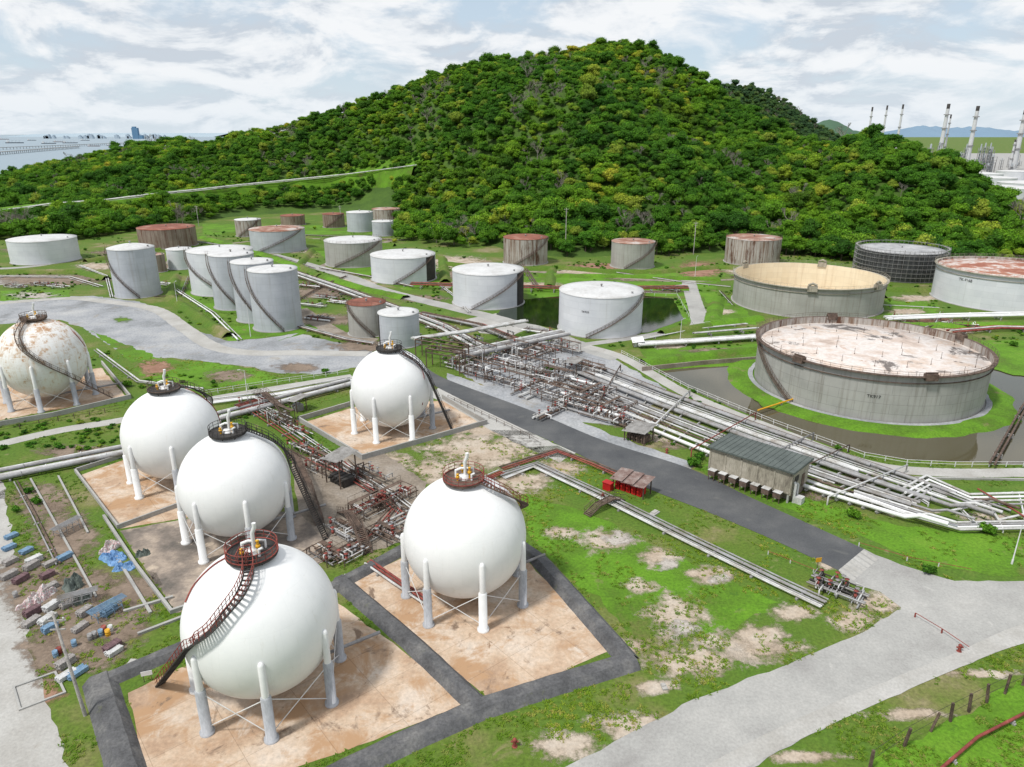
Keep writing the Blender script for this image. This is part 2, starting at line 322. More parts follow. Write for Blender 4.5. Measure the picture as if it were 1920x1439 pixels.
edges('gravel_ground',[(822,728),(960,795),(1080,850)],[(800,740),(930,812),(1050,868)],.02,m_light,.5)
edges('gravel_ground',[(838,700),(1010,758),(1160,820),(1300,868)],[(838,716),(1000,776),(1130,830),(1290,884)],.021,m_gravel,.8)
sheet('concrete_road',[(1572,1070),(1620,1030),(1690,1060),(1790,1090),(1960,1090),(2200,1060),(2200,1120),(1990,1180),(1870,1222),(1700,1290),(1560,1355),(1440,1420),(1300,1500),(900,1530),(1040,1450),(1150,1392),(1300,1312),(1480,1246),(1610,1190),(1690,1140),(1650,1110),(1600,1098)],.04,m_conc,.35)
edges('concrete_pavement',[(2100,1130),(1920,1170),(1790,1225),(1560,1320),(1400,1395),(1250,1480)],[(2100,1165),(1920,1207),(1800,1252),(1600,1340),(1445,1415),(1320,1490)],.05,m_light,.25)
for k in range(7):
    a=P(1572+k*6.9,1070-k*5.7);d=(P(1600,1090)-P(1572,1070))
    mb=MB(); q=(P(1620,1030)-P(1572,1070)).normalized()*.45
    mb.add([a+V((0,0,.055)),a+q*2+V((0,0,.055)),a+q*2+d+V((0,0,.055)),a+d+V((0,0,.055))],[(0,1,2,3)]); struct(mb.obj('concrete_pavement',[m_light]))
sheet('concrete_road',[(-60,880),(6,905),(22,1010),(40,1110),(60,1230),(95,1330),(135,1460),(-200,1460)],.02,m_light,.6)
sheet('lush_grass',[(2000,1235),(2200,1260),(2200,1500),(1600,1500),(1640,1420),(1760,1362),(1900,1290)],.022,m_lush,.9,False)
sheet('lush_grass',[(1300,880),(1450,945),(1560,985),(1650,1020),(1740,1062),(1900,1082),(2100,1060),(2100,1010),(1900,1008),(1680,985),(1530,940),(1330,870)],.014,m_lush,.8,False)
sheet('concrete_pad',[(240,1300),(345,1250),(500,1185),(630,1130),(720,1195),(880,1320),(760,1365),(640,1412),(430,1480),(270,1440)],.024,m_pad,.3)
sheet('concrete_pad',[(655,1092),(770,1040),(985,1050),(1040,1105),(1140,1222),(1040,1265),(920,1312),(790,1205)],.025,m_pad,.3)
sheet('concrete_pad',[(572,792),(690,756),(830,752),(900,794),(790,825),(680,852)],.024,m_pad,.1)
sheet('concrete_pad',[(150,892),(235,862),(340,880),(420,960),(225,992)],.024,m_pad,.2)
sheet('concrete_pad',[(225,996),(420,960),(560,960),(640,1040),(430,1130),(330,1150)],.024,m_paddark,.2)
sheet('concrete_pad',[(-60,730),(190,690),(236,744),(-60,800)],.024,m_pad,.2)
sheet('concrete_pad',[(545,860),(720,850),(800,905),(780,1010),(640,1050),(560,960)],.026,m_soil,.5)
sheet('gravel_ground',[(850,690),(1000,640),(1090,640),(1250,730),(1180,800),(1060,790),(940,745)],.018,m_gravel,.8)
edges('gravel_ground',[(1080,672),(1250,740),(1450,810),(1640,876),(1790,925)],[(1050,740),(1200,802),(1340,860),(1530,925),(1640,960)],.016,m_ground,.6)
road('path',[(-20,838),(110,808),(230,788),(330,765),(400,748),(520,728),(660,706)],3.6,.03,m_light,.15)
road('path',[(510,478),(640,515),(720,545),(860,580),(1000,615),(1090,650),(1160,672)],6.5,.032,m_conc,.3)
road('path',[(1290,525),(1300,560),(1312,600),(1310,612)],6,.034,m_conc,.2)
road('path',[(1085,648),(1200,632),(1310,612),(1420,598)],3.5,.036,m_conc,.2)
road('path',[(1100,650),(1170,672),(1290,740),(1450,805),(1620,868),(1760,886),(1960,886)],3.6,.038,m_light,.15)
road('path',[(150,485),(60,500),(-20,505)],5,.03,m_conc,.3)
road('dirt_track',[(590,505),(640,485),(720,455),(760,450)],4,.031,m_soil,.6)
road('dirt_track',[(830,545),(900,510),(1040,512),(1290,528),(1500,512),(1620,505)],3,.0335,m_soil,.8)
road('dirt_track',[(290,505),(330,485),(420,460),(500,450),(600,448)],3,.0315,m_soil,.7)
sheet('concrete_pad',[(870,600),(930,588),(1000,612),(960,630),(900,625)],.02,m_light,.3)
sheet('concrete_pad',[(-20,522),(40,517),(160,520),(160,530),(-20,535)],.02,m_conc,.3)
sheet('pond_water',[(1232,696),(1300,690),(1420,684),(1700,640),(2050,700),(2050,880),(1800,866),(1690,862),(1560,838),(1430,790),(1320,742)],.03,m_pond,.5)
sheet('pond_water',[(930,590),(960,564),(1050,556),(1180,553),(1262,560),(1282,600),(1215,624),(1090,626),(985,606)],.055,m_pondg,.4)
for u,v,a,b,m in [(1135,1015,60,22,p_dirt),(1235,1045,40,20,p_dirt),(1330,1080,50,18,p_dirt),(1270,1160,60,45,p_dirt),(1400,1215,110,30,p_dirt),(1200,1100,36,16,p_dirt),(1300,1240,100,30,p_dirt),(1420,1195,60,25,p_dirt),(1600,1165,50,22,p_dirt),(900,850,120,35,p_dirt),(820,885,60,25,p_dirt),(980,905,60,20,p_dirt),(1050,880,50,16,p_dirt),(1190,1360,90,26,p_dirt),(1060,1400,70,30,p_dirt),(1650,1130,60,20,p_dirt),
  (1160,1010,40,16,p_grey),(1250,1060,30,12,p_grey),(1345,1085,28,10,p_grey),(1280,1180,46,20,p_grey),(1490,1150,50,16,p_dirt),(1050,1000,36,12,p_dirt),(1180,1215,40,16,p_dirt),(1230,1290,50,14,p_dirt),(1500,1420,90,12,p_dirt),(1700,1340,80,12,p_dirt),(1850,1265,70,9,p_dirt),
  (850,492,70,12,p_dirt),(1310,508,40,16,p_red),(1200,522,60,5,p_brown),(90,525,120,10,p_brown),(60,555,60,8,p_grey),(640,545,50,10,p_brown),(1700,585,40,6,p_dirt),(1720,560,50,6,p_dirt),
  (880,515,60,8,p_brown),(1080,512,70,6,p_dirt),(1450,520,60,6,p_brown),(740,500,40,6,p_dirt),(560,470,30,5,p_dirt),(180,500,40,7,p_dirt),(330,500,30,5,p_brown),(1350,585,30,6,p_dirt),(1730,600,60,5,p_red),(1900,660,40,8,p_dirt),
  (1130,500,60,6,p_red),(1400,508,60,6,p_dirt),(1000,535,60,6,p_dirt),(1230,545,60,5,p_brown),(660,530,60,8,p_dirt),(600,550,60,10,p_brown),(480,500,30,8,p_brown),(230,475,60,5,p_brown),(60,470,60,5,p_brown),(1350,660,60,7,p_brown),(1250,650,40,5,p_dirt),(560,600,50,10,p_dirt),(680,650,60,10,p_brown),(620,600,50,10,p_brown),(790,560,50,6,p_brown),(1590,540,40,6,p_dirt),
  (1300,830,80,10,p_brown),(1420,880,80,10,p_dirt),(1560,930,80,9,p_brown),(1700,960,60,9,p_dirt),(1850,970,60,9,p_dirt),(1180,790,60,10,p_brown),(1450,840,80,7,p_dirt),(1600,900,80,7,p_brown),
  (80,940,60,30,p_brown),(120,1010,60,50,p_brown),(150,1110,70,50,p_brown),(90,1220,50,50,p_brown),(170,1230,60,30,p_brown),(250,1120,50,40,p_brown),(150,1170,90,50,p_brown),(60,1100,60,60,p_brown),(230,1180,50,30,p_brown),(150,850,70,14,p_brown),(60,1300,50,30,p_red),(290,690,30,14,p_red),(430,705,40,10,p_brown),(1245,820,40,10,p_dirt),(900,810,60,14,p_dirt),(730,870,60,20,p_dirt),(560,690,40,8,p_brown),(420,600,50,14,p_grass),(230,600,16,5,p_grass),(1560,1060,30,10,p_dirt),(1780,620,60,8,p_dirt),(470,510,40,6,p_brown)]:
    patch(rect(u,v,a,b),m,'grass' if m is p_grass else 'dirt_ground')
for pts in [[(330,540),(370,570),(400,610),(430,640),(560,625),(520,640),(600,615),(560,570),(440,560)],[(170,620),(230,665),(280,720),(330,735),(540,715),(470,690),(300,672)],[(590,470),(680,475),(830,500),(840,540),(760,545),(640,505)],[(985,520),(1340,520),(1350,560),(1290,555),(990,560)],[(1200,655),(1420,645),(1425,685),(1230,700)],[(1320,555),(1375,555),(1420,610),(1340,605)],[(1860,640),(1960,650),(1960,720),(1870,690)],[(1150,585),(1290,560),(1310,600),(1220,625)],[(1030,500),(1360,495),(1360,520),(1030,520)],[(0,545),(130,545),(130,560),(0,565)],[(380,420),(740,425),(760,440),(380,440)],[(1660,560),(1760,560),(1760,592),(1665,598)],[(980,925),(1100,960),(1300,1060),(1460,1130),(1380,1180),(1200,1200),(1060,1080),(990,1000)]]:
    sheet('lush_grass',pts,.009+rnd.random()*.002,m_lush,1.2,False)
def berm(px,w,tw,h,mat,name='earth_bund',world=None,nz=1.0):
    pts=world or [P(*p) for p in px]
    q=[]
    for i in range(len(pts)-1):
        k=max(1,int((pts[i+1]-pts[i]).length/1.5))
        for j in range(k): q.append(pts[i].lerp(pts[i+1],j/k))
    q.append(pts[-1]); prof=[(-w/2,-.05),(-(w+tw)/4,h*.5),(-tw/2,h),(0,h*1.01),(tw/2,h),((w+tw)/4,h*.5),(w/2,-.05)]
    vs=[];fs=[]
    for i,p in enumerate(q):
        a=q[max(0,i-1)];b=q[min(len(q)-1,i+1)];d=(b-a).normalized();n=V((-d.y,d.x,0))
        for k,(o,z) in enumerate(prof):
            e=V((p.x*.6,p.y*.6,k*2.)); o2=o+mn.noise(e)*.35*nz; z2=z+(mn.noise(e+V((9,9,9)))*.22*nz if 0<k<6 else 0)
            vs.append(p+n*o2+V((0,0,z2)))
    m=len(prof)
    for i in range(len(q)-1):
        for k in range(m-1): fs.append((i*m+k,i*m+k+1,(i+1)*m+k+1,(i+1)*m+k))
    mb=MB(); mb.add(vs,fs,0,nz>.5); 
    HARD.append(np.array([(p.x,p.y) for p in strip(pts,w)]))
    return struct(mb.obj(name,[mat]))
berm([(176,1288),(330,1222),(470,1165),(640,1098)],2.8,1.2,.75,m_bund,nz=.3)
berm([(186,1275),(215,1370),(255,1500)],3.6,1.7,.85,m_bund,nz=.3)
berm([(636,1090),(770,1205),(900,1328)],2.9,1.2,.85,m_bund,nz=.3)
berm([(640,1095),(760,1030),(860,1015)],2.6,1.1,.75,m_bund,nz=.3)
berm([(960,1015),(1010,1050),(1095,1145),(1180,1242)],3.1,1.3,.85,m_bund,nz=.3)
berm([(1188,1240),(1040,1285),(900,1330),(760,1392),(600,1470)],3.4,1.5,.85,m_bund,nz=.3)
for l in [[(1010,518),(1180,520),(1350,526)],[(1345,560),(1335,608),(1425,598)],[(1205,682),(1320,668),(1430,655)],[(590,515),(690,545),(760,560)],[(1000,545),(1180,542),(1290,543)],[(1660,612),(1780,612),(1960,610)],[(380,446),(500,480),(590,512)]]:
    berm(l,6,2,1.1,m_lush,'grass_embankment')
for l in [[(585,470),(720,468),(830,486)],[(832,496),(930,508),(1035,506)],[(1040,503),(1140,512),(1235,512),(1345,503)],[(160,492),(250,478),(300,470)],[(-20,512),(150,512),(200,525)],[(1480,512),(1600,536),(1655,560)],[(1345,503),(1480,512)],[(585,470),(560,500),(600,520)],[(330,520),(320,560),(380,600),(430,632)],[(830,486),(835,530)],[(1035,506),(1030,540)],[(560,455),(660,458),(740,462)],[(1660,545),(1750,548)],[(1240,628),(1330,614)],[(420,440),(520,446),(600,455)]]:
    berm(l,5,1.4,1.5,m_ground,'grass_embankment')
# ------------------------------------------------------------------ walls, fences
def wall(px,h,w,label,mat=m_conc,name='retaining_wall'):
    pts=[P(*p) for p in px]; base=pts[0]; mb=MB()
    for i in range(len(pts)-1):
        a=pts[i]-base;b=pts[i+1]-base; m_=(a+b)/2; d=b-a
        mb.box(m_.x,m_.y,h/2,d.length+w-.01*i,w-.004*i,h-.004*i,math.atan2(d.y,d.x))
    return tag(mb.obj(name,[mat],None,base),label,'wall','low walls around storage pads')
wall([(560,790),(680,862),(912,796),(830,748)],1.1,.35,'low concrete wall around a storage sphere pad')
wall([(560,790),(655,762)],1.1,.35,'low concrete wall beside white storage sphere')
wall([(-40,806),(100,782),(245,748),(192,684)],1.1,.35,'low concrete wall around the rusty storage sphere')
wall([(142,886),(230,858)],.8,.3,'weathered concrete kerb wall behind pad')
wall([(142,886),(222,992),(342,948)],.8,.3,'low stained concrete wall between two pads')
wall([(196,972),(255,1062),(322,1150),(352,1140)],.6,.4,'concrete channel wall beside scrap yard')
wall([(215,1040),(282,1150)],.3,.4,'crumbling concrete kerb beside scrap yard')
wall([(235,1148),(322,1122)],.35,.4,'crumbling concrete kerb across the yard')
wall([(262,1190),(340,1160)],.35,.4,'crumbling concrete kerb across the yard')
wall([(58,900),(128,1025),(180,1120)],.3,.3,'thin concrete kerb through overgrown soil')
wall([(110,895),(165,1000)],.3,.3,'thin concrete kerb through overgrown soil')
wall([(26,1290),(104,1262),(122,1300),(38,1332),(26,1290)],.2,.25,'square concrete kerb of a sunken pit')
wall([(1205,696),(1320,684),(1425,676)],1.2,.4,'brown stained wall holding back the pond bank',m_soil)
wall([(1240,745),(1400,805),(1560,862),(1700,898),(1960,902)],.4,.4,'low concrete kerb wall beside the pipe track',m_conc)
def fence(px,h,sp,label,mats,rails=2,name='guard_rail',pr=.05,lean=0,z=0):
    pts=[P(p[0],p[1],z) for p in px]; base=pts[0].copy(); e=thing(name,label,'fence',base)
    mb=MB()
    for k in range(rails):
        zz=h*(1-.48*k); mb.tube([p-base+V((0,0,zz)) for p in pts],pr*.8 if not lean else .02,5)
    mb.obj('rail',[mats[0]],e)
    pm=MB(); pm.box(0,0,h/2,pr*2.4,pr*2.4,h); po=None; cnt=0
    for i in range(len(pts)-1):
        L=(pts[i+1]-pts[i]).length; k=max(1,int(L/sp))
        for j in range(k):
            if cnt>95: break
            q=pts[i].lerp(pts[i+1],j/k)-base
            if po is None: po=pm.obj('post',[mats[1]],e,q)
            else:
                o=inst('post',po.data,e,q); 
                if lean: o.rotation_euler=(rnd.uniform(-lean,lean),rnd.uniform(-lean,lean),rnd.random())
            cnt+=1
    return e
fence([(1165,664),(1290,730),(1450,796),(1620,858),(1700,872),(1790,876),(1950,876)],1.1,3.2,'pale railing curving along the pond road',(m_rail,m_rail),2)
fence([(840,748),(960,806),(1010,832)],1.0,2.5,'rusty pipe railing beside the asphalt road',(m_rust,m_rust),2)
fence([(380,742),(520,720),(655,700)],1.2,3,'grey steel railing along the concrete path',(m_rail,m_rail),2)
fence([(0,812),(110,790),(225,770)],1.2,3,'rusty railing along the concrete path',(m_rust,m_rust),2)
fence([(1060,548),(1270,556),(1300,612),(1420,600)],1.0,4,'pale railing around the green pond path',(m_rail,m_rail),1)
fence([(1610,1025),(1700,1052),(1820,1075)],.7,4,'red and white guide rail beside grass verge',(m_red,m_rail),1)
fence([(1440,1040),(1570,1092)],.6,3,'red and white low rail beside road',(m_red,m_rail),1)
fence([(1630,1445),(1695,1400),(1745,1372),(1850,1318),(1980,1255)],2.6,3.0,'leaning weathered wooden posts with wire in grass',(m_dark,m_rust),2,'post_fence',.1,.12)
fence([(1715,1158),(1765,1188),(1815,1222)],.7,4,'rusty chain barrier across the concrete road',(m_red,m_red),1,'chain_barrier',.06)
# ------------------------------------------------------------------ LPG spheres
def stair(mb,pts,w=.9,mt=0,mr=1,th=1):
    L=[];R=[]
    N=len(pts)
    for i,p in enumerate(pts):
        a=pts[max(0,i-1)];b=pts[min(N-1,i+1)];d=b-a;d.z=0
        if d.length<1e-4:d=V((1,0,0))
        d.normalize();n=V((-d.y,d.x,0));L.append(p+n*w/2);R.append(p-n*w/2)
    for e in(L,R):
        mb.tube(e,.1*th,4,mt)
        mb.tube([q+V((0,0,1.05)) for q in e],.045*th,4,mr); mb.tube([q+V((0,0,.55)) for q in e],.03*th,4,mr)
    for i in range(N-1):
        l=(pts[i+1]-pts[i]).length; k=max(1,int(l/.33))
        for j in range(k):
            t=(j+.5)/k; a=L[i].lerp(L[i+1],t);b=R[i].lerp(R[i+1],t); dd=(pts[i+1]-pts[i]);dd.z=0
            dd=dd.normalized()*.13 if dd.length>1e-4 else V((.1,0,0))
            mb.add([a-dd,b-dd,b+dd,a+dd,a-dd-V((0,0,.05)),b-dd-V((0,0,.05)),b+dd-V((0,0,.05)),a+dd-V((0,0,.05))],[(0,1,2,3),(7,6,5,4),(0,4,5,1),(1,5,6,2),(2,6,7,3),(3,7,4,0)],mt)
            if j%4==0:
                for q in(a,b): mb.tube([q,q+V((0,0,1.05))],.04*th,4,mr)
def uvsphere(R,nu=96,nv=56):
    vs=[];uv=[];fs=[]
    for j in range(nv+1):
        ph=-pi/2+pi*j/nv
        for i in range(nu+1):
            a=2*pi*i/nu; vs.append((R*cos(ph)*cos(a),R*cos(ph)*sin(a),R*sin(ph))); uv.append((a*R*.99,ph*R))
    for j in range(nv):
        for i in range(nu):
            q=j*(nu+1)+i; fs.append((q,q+1,q+nu+2,q+nu+1))
    me=bpy.data.meshes.new('shell'); me.from_pydata(vs,[],fs); l=me.uv_layers.new(name='UVMap')
    idx=np.zeros(len(me.loops),int); me.loops.foreach_get('vertex_index',idx); l.data.foreach_set('uv',np.array(uv)[idx].ravel())
    me.polygons.foreach_set('use_smooth',[True]*len(fs)); me.update(); return me
def platform(e,zt,pm,rm,seed):
    mb=MB(); mb.lathe([(1.0,zt-.45),(2.7,zt-.25),(2.75,zt),(.9,zt),(.9,zt-.3)],32,0,sm=False)
    for k in range(8):
        a=2*pi*k/8; mb.tube([(1.9*cos(a),1.9*sin(a),zt-.9),(2.6*cos(a),2.6*sin(a),zt-.15)],.07,4)
    mb.obj('top_platform',[pm],e)
    mb=MB()
    for zz,rr in((zt+1.1,.045),(zt+.6,.035),(zt+.12,.07)):
        mb.tube([(2.68*cos(2*pi*k/28),2.68*sin(2*pi*k/28),zz) for k in range(29)],rr,5)
    for k in range(18):
        a=2*pi*k/18; mb.tube([(2.68*cos(a),2.68*sin(a),zt-.2),(2.68*cos(a),2.68*sin(a),zt+1.1)],.04,4)
    mb.obj('railing',[rm],e)
    mb=MB(); mb.tube([(.2,.2,zt-.3),(.2,.2,zt+2.2),(.5,.2,zt+2.9),(.5,.2,zt+3.4)],.22,10); mb.tube([(-1,.1,zt-.1),(-1,.1,zt+1.0),(-.3,.1,zt+1.3),(.2,.2,zt+1.2)],.16,8)
    mb.lathe([(.0,zt+.35),(.62,zt+.35),(.62,zt+.1),(.75,zt+.1),(.75,zt-.2)],16,0)
    mb.tube([(1.1,-.8,zt),(1.1,-.8,zt+.8),(1.5,-.8,zt+1.0)],.14,8); mb.tube([(1.2,.9,zt),(1.2,.9,zt+.9),(.3,.9,zt+.9)],.12,8); mb.obj('vent_pipe',[m_white],e)
    for (x,y,zz,hh) in((.8,-.2,zt,1.5),(-.7,-.9,zt,.9),(-.2,1.2,zt,1.1)):
        mb=MB(); mb.tube([(x,y,zz),(x,y,zz+hh)],.13,8); mb.lathe([(0,zz+hh*.55+.25),(.26,zz+hh*.55+.15),(.26,zz+hh*.55-.15),(0,zz+hh*.55-.25)],10,0,x,y); mb.lathe([(0,zz+hh+.12),(.2,zz+hh+.05),(.2,zz+hh-.05),(0,zz+hh-.05)],10,0,x,y); mb.obj('relief_valve',[m_yel],e)
def lpg(u,v,R,zc,stairpx,ground,phase,nleg,shell,pm,rm,label,back=None,redline=None,seed=1,greyleg=()):
    c=P(u,v,zc); base=V((c.x,c.y,0)); e=thing('gas_storage_sphere',label,'storage sphere',base,0,'spherical gas tanks on legs')
    inst('sphere_shell',uvsphere(R),e,(0,0,zc)).data.materials.append(shell)
    legs=[]
    for k in range(nleg):
        a=phase+2*pi*k/nleg; x=(R+.05)*cos(a);y=(R+.05)*sin(a); legs.append((x,y))
        le=inst('leg',None,e,(x,y,0)); 
        mb=MB(); mb.lathe([(0,zc+.75),(.2,zc+.68),(.36,zc+.35),(.4,5.6)],14); mb.obj('upper_column',[m_white],le)
        g=m_legc if k in greyleg else m_white
        mb=MB(); mb.lathe([(.4,5.7),(.55,5.55),(.56,.35),(.78,.3),(.78,0)],16); mb.obj('lower_column',[g],le)
    for k in range(nleg):
        a=V((*legs[k],0));b=V((*legs[(k+1)%nleg],0)); mb=MB(); z1=V((0,0,.7));z2=V((0,0,5.3))
        mb.tube([a+z1,b+z2],.055,5);mb.tube([a+z2,b+z1+V((0,0,.01))],.055,5); mb.obj('cross_brace',[m_rail],e)
    zt=zc+R+.35
    platform(e,zt,pm,rm,seed)
    pts=[]
    if stairpx:
        pts=[sphit(a,b,c,R+.75)-base for a,b in stairpx]
        p0=pts[0]; d=V((p0.x,p0.y,0)); d=d.normalized()*2.6 if d.length>.1 else V((2.6,0,0)); pts=[V((d.x,d.y,zt))]+pts
        g=P(*ground)-base; pts.append(g)
    if back:
        pts=[V((2.6*cos(back[0][0]),2.6*sin(back[0][0]),zt))]+[V(((R+.75)*cos(b)*cos(a),(R+.75)*cos(b)*sin(a),zc+(R+.75)*sin(b))) for a,b in back[1:]]
        a=back[-1][0]+.5; pts.append(V(((R+4)*cos(a),(R+4)*sin(a),0)))
    q=smoothline(pts[:-1],4)+[pts[-1]]
    mb=MB(); stair(mb,q,1.0); mb.obj('stairway',[pm,rm],e)
    if redline:
        rp=[sphit(a,b,c,R+.12)-base for a,b in redline]; mb=MB(); mb.tube(smoothline(rp,4),.09,6); mb.obj('sprinkler_pipe',[m_red],e)
    mb=MB(); mb.tube([(0,0,zc-R+.1),(0,0,.8),(2.2,2,.8),(R+3,R,.8)],.22,8); mb.obj('outlet_pipe',[m_pipeg],e)
    return c
ph=radians(-71.5)
lpg(490,1160,8.2,9.2,[(462,1042),(466,1075),(452,1112),(425,1148),(390,1188),(356,1212)],(300,1284),ph,7,m_shell,m_dark,m_red,'white spherical gas tank with dark winding stairway',redline=[(432,1042),(400,1060),(365,1095),(347,1130)],seed=1,greyleg=(0,1,2,3,6))
lpg(872,1003,8.2,9.2,None,None,ph,7,m_shell,m_rust,m_red,'white spherical gas tank inside dark bund',back=[(radians(-25),0),(radians(-22),radians(62)),(radians(-5),radians(40)),(radians(20),radians(18)),(radians(50),radians(-5))],seed=2,greyleg=(1,2,5,6))
lpg(441,905,8.2,9.2,[(470,808),(512,826),(538,850),(550,878)],(612,1012),ph+.2,7,m_shell,m_dark,m_dark,'white spherical gas tank with black top platform',redline=None,seed=3,greyleg=(0,1,2,3))
lpg(322,812,8.2,9.2,None,None,ph+.1,7,m_shell,m_dark,m_rust,'white spherical gas tank on stained concrete pad',back=[(radians(20),0),(radians(30),radians(60)),(radians(50),radians(30)),(radians(70),radians(5)),(radians(80),radians(-10))],redline=[(350,722),(380,745),(405,770),(415,800)],seed=4,greyleg=(0,1,2,3))
lpg(734,727,8.4,9.2,[(760,666),(785,682),(803,706)],(850,812),ph+.3,7,m_shell,m_dark,m_dark,'white spherical gas tank beside elevated pipe rack',redline=[(755,662),(780,680),(795,705),(792,760)],seed=5,greyleg=(1,2))
lpg(80,671,9.3,10.3,[(42,606),(32,630),(45,658),(82,684),(130,706)],(214,748),ph,8,m_shellr,m_rust,m_rust,'white spherical gas tank streaked with rust and winding stairway',redline=[(110,600),(140,625),(160,650)],seed=6,greyleg=(0,1,2,3,4,5,6,7))
# ------------------------------------------------------------------ storage tanks
def solve(uL,uR,vb,vt):
    g=P((uL+uR)/2,vb); r=10.;h=10.;x=g.x;y=g.y+r
    A=np.linspace(0,2*pi,73)
    for k in range(150):
        tu,tv,td=proj(x+r*np.cos(A),y+r*np.sin(A),h); bu,bv,bd=proj(x+r*np.cos(A),y+r*np.sin(A),0)
        D=td.mean(); r*=((uR-uL)/(tu.max()-tu.min()))**.7; x+=((uL+uR)/2-(tu.max()+tu.min())/2)*D/F*.8
        y+=(P(960,vb).y-P(960,float(bv.max())).y)*.6; h=max(2,h+(tv.max()-vt)*D/F*.7)
    return x,y,r,h
def wallmesh(r,h,n=96,z0=0):
    vs=[];uv=[];fs=[]
    for i in range(n+1):
        a=2*pi*i/n+pi/2
        for z in(z0,h): vs.append((r*cos(a),r*sin(a),z)); uv.append((2*pi*i/n*r,z))
    for i in range(n): fs.append((2*i,2*i+2,2*i+3,2*i+1))
    me=bpy.data.meshes.new('wall'); me.from_pydata(vs,[],fs); l=me.uv_layers.new(name='UVMap')
    idx=np.zeros(len(me.loops),int); me.loops.foreach_get('vertex_index',idx); l.data.foreach_set('uv',np.array(uv)[idx].ravel())
    me.polygons.foreach_set('use_smooth',[True]*len(fs)); me.update(); return me
def arc(r,a0,a1,z,n=24): return [V((r*cos(a0+(a1-a0)*k/n),r*sin(a0+(a1-a0)*k/n),z(k/n) if callable(z) else z)) for k in range(n+1)]
def ringrail(e,r,z,mat,n=None,name='railing'):
    n=n or int(2*pi*r/2.2); mb=MB()
    for zz,q in((1.05,.04),(.55,.03)): mb.tube(arc(r,0,2*pi,z+zz,64),q,4)
    for k in range(n):
        a=2*pi*k/n; mb.tube([(r*cos(a),r*sin(a),z),(r*cos(a),r*sin(a),z+1.05)],.035,4)
    mb.obj(name,[mat],e)
def text(e,s,r,a,z,size):
    cu=bpy.data.curves.new('t','FONT'); cu.body=s; cu.size=size; cu.align_x='CENTER'; cu.extrude=.01
    o=bpy.data.objects.new('t',cu); COL.objects.link(o); dg=bpy.context.evaluated_depsgraph_get(); me=bpy.data.meshes.new_from_object(o.evaluated_get(dg)); bpy.data.objects.remove(o)
    me.materials.clear(); me.materials.append(m_text)
    t=inst('painted_number',me,e,(r*cos(a),r*sin(a),z)); t.rotation_euler=(pi/2,0,a+pi/2)
TK={}; ALLT=[]; TN=[0]
def tank(box,wm,rm,label,roof='cone',st=None,band=None,rail=False,txt=None,key=None,rise=.07):
    x,y,r,h=solve(*box); e=thing('storage_tank',label,'storage tank',(x,y,0),0,'cylindrical storage tanks')
    ALLT.append((x,y,r,h)); TN[0]+=1
    if key: TK[key]=(x,y,r,h)
    HARD.append(np.array([(x+r*cos(k*.5),y+r*sin(k*.5)) for k in range(13)]))
    o=inst('wall',wallmesh(r,h),e); o.data.materials.append(wm); o.rotation_euler=(0,0,TN[0]*.7+1.5)
    fr=math.atan2(-y,-x)
    mb=MB(); mb.lathe([(r+.5,.0),(r+.5,.18),(r-.02,.2)],64,0,sm=False); mb.obj('foundation_ring',[m_conc],e)
    if roof in('cone','flat'):
        k=rise if roof=='cone' else .02
        mb=MB(); mb.lathe([(r+.12,h-.18),(r+.12,h+.05),(r*.75,h+r*k*.42),(r*.4,h+r*k*.8),(r*.12,h+r*k*.97),(0.0,h+r*k)],64); 
        mb.obj('roof',[rm],e,rot=TN[0]*1.1)
        mb=MB(); zc=h+r*k
        mb.tube([(0,0,zc-.3),(0,0,zc+.7)],.25,10); mb.lathe([(0,zc+.95),(.45,zc+.8),(.45,zc+.65),(0,zc+.65)],12)
        q=r*.85; zz=h+r*k*.25
        mb.tube([(q*cos(fr+1),q*sin(fr+1),zz-.2),(q*cos(fr+1),q*sin(fr+1),zz+.6)],.35,10); mb.obj('roof_vent',[m_pipeg],e)
    else:
        dz=roof; im=t_cream if rm is r_cream else t_rusty
        o=inst('inner_wall',wallmesh(r-.12,h,96,h-dz-.05),e); o.data.materials.append(im)
        mb=MB(); mb.lathe([(r-.13,h-dz),(r-1.6,h-dz),(r-1.7,h-dz+.25),(r*.5,h-dz+.35),(0.0,h-dz+.45)],72); mb.obj('floating_roof',[rm],e)
        mb=MB(); mb.lathe([(r-.12,h),(r+.8,h),(r+.8,h-.2),(r+.02,h-.25)],96,0,sm=False); mb.lathe([(r+.02,h-1.6),(r+.3,h-1.6),(r+.3,h-1.75),(r+.02,h-1.8)],96,0,sm=False); mb.obj('wind_girder',[m_rust if key=='big' else m_wall],e)
        ringrail(e,r+.75,h,m_rust if key=='big' else m_wall)
    if rail: ringrail(e,r+.05,h,m_rust)
    if st:
        a0,a1=st; mb=MB(); pts=arc(r+.5,radians(a0),radians(a1),lambda t:.1+(h-.1)*t,20); stair(mb,pts,.7,th=.8); mb.obj('stairway',[m_rust,m_rust],e)
    if band:
        b0,b1=radians(band[0]),radians(band[1]); n=8; vs=[];fs=[]
        for k in range(n+1):
            a=b0+(b1-b0)*k/n; vs+=[((r+.03)*cos(a),(r+.03)*sin(a),.3),((r+.03)*cos(a),(r+.03)*sin(a),h*.97)]
        mb=MB(); mb.add(vs,[(2*k,2*k+2,2*k+3,2*k+1) for k in range(n)]); mb.obj('dark_wall_band',[m_dark],e)  # dark strip just off the wall, over part of the circumference
    if txt: text(e,txt[0],r+.06,fr+txt[1],h*txt[2],txt[3])
    return e,x,y,r,h
Ls=(-60,-170);Rs=(-120,-15)
tank((10,144,498,455),t_white,r_pale,'low white cylindrical tank with pale roof',rail=False)
tank((255,366,468,432),t_brown,r_red,'brown rusty cylindrical tank with red roof','flat')
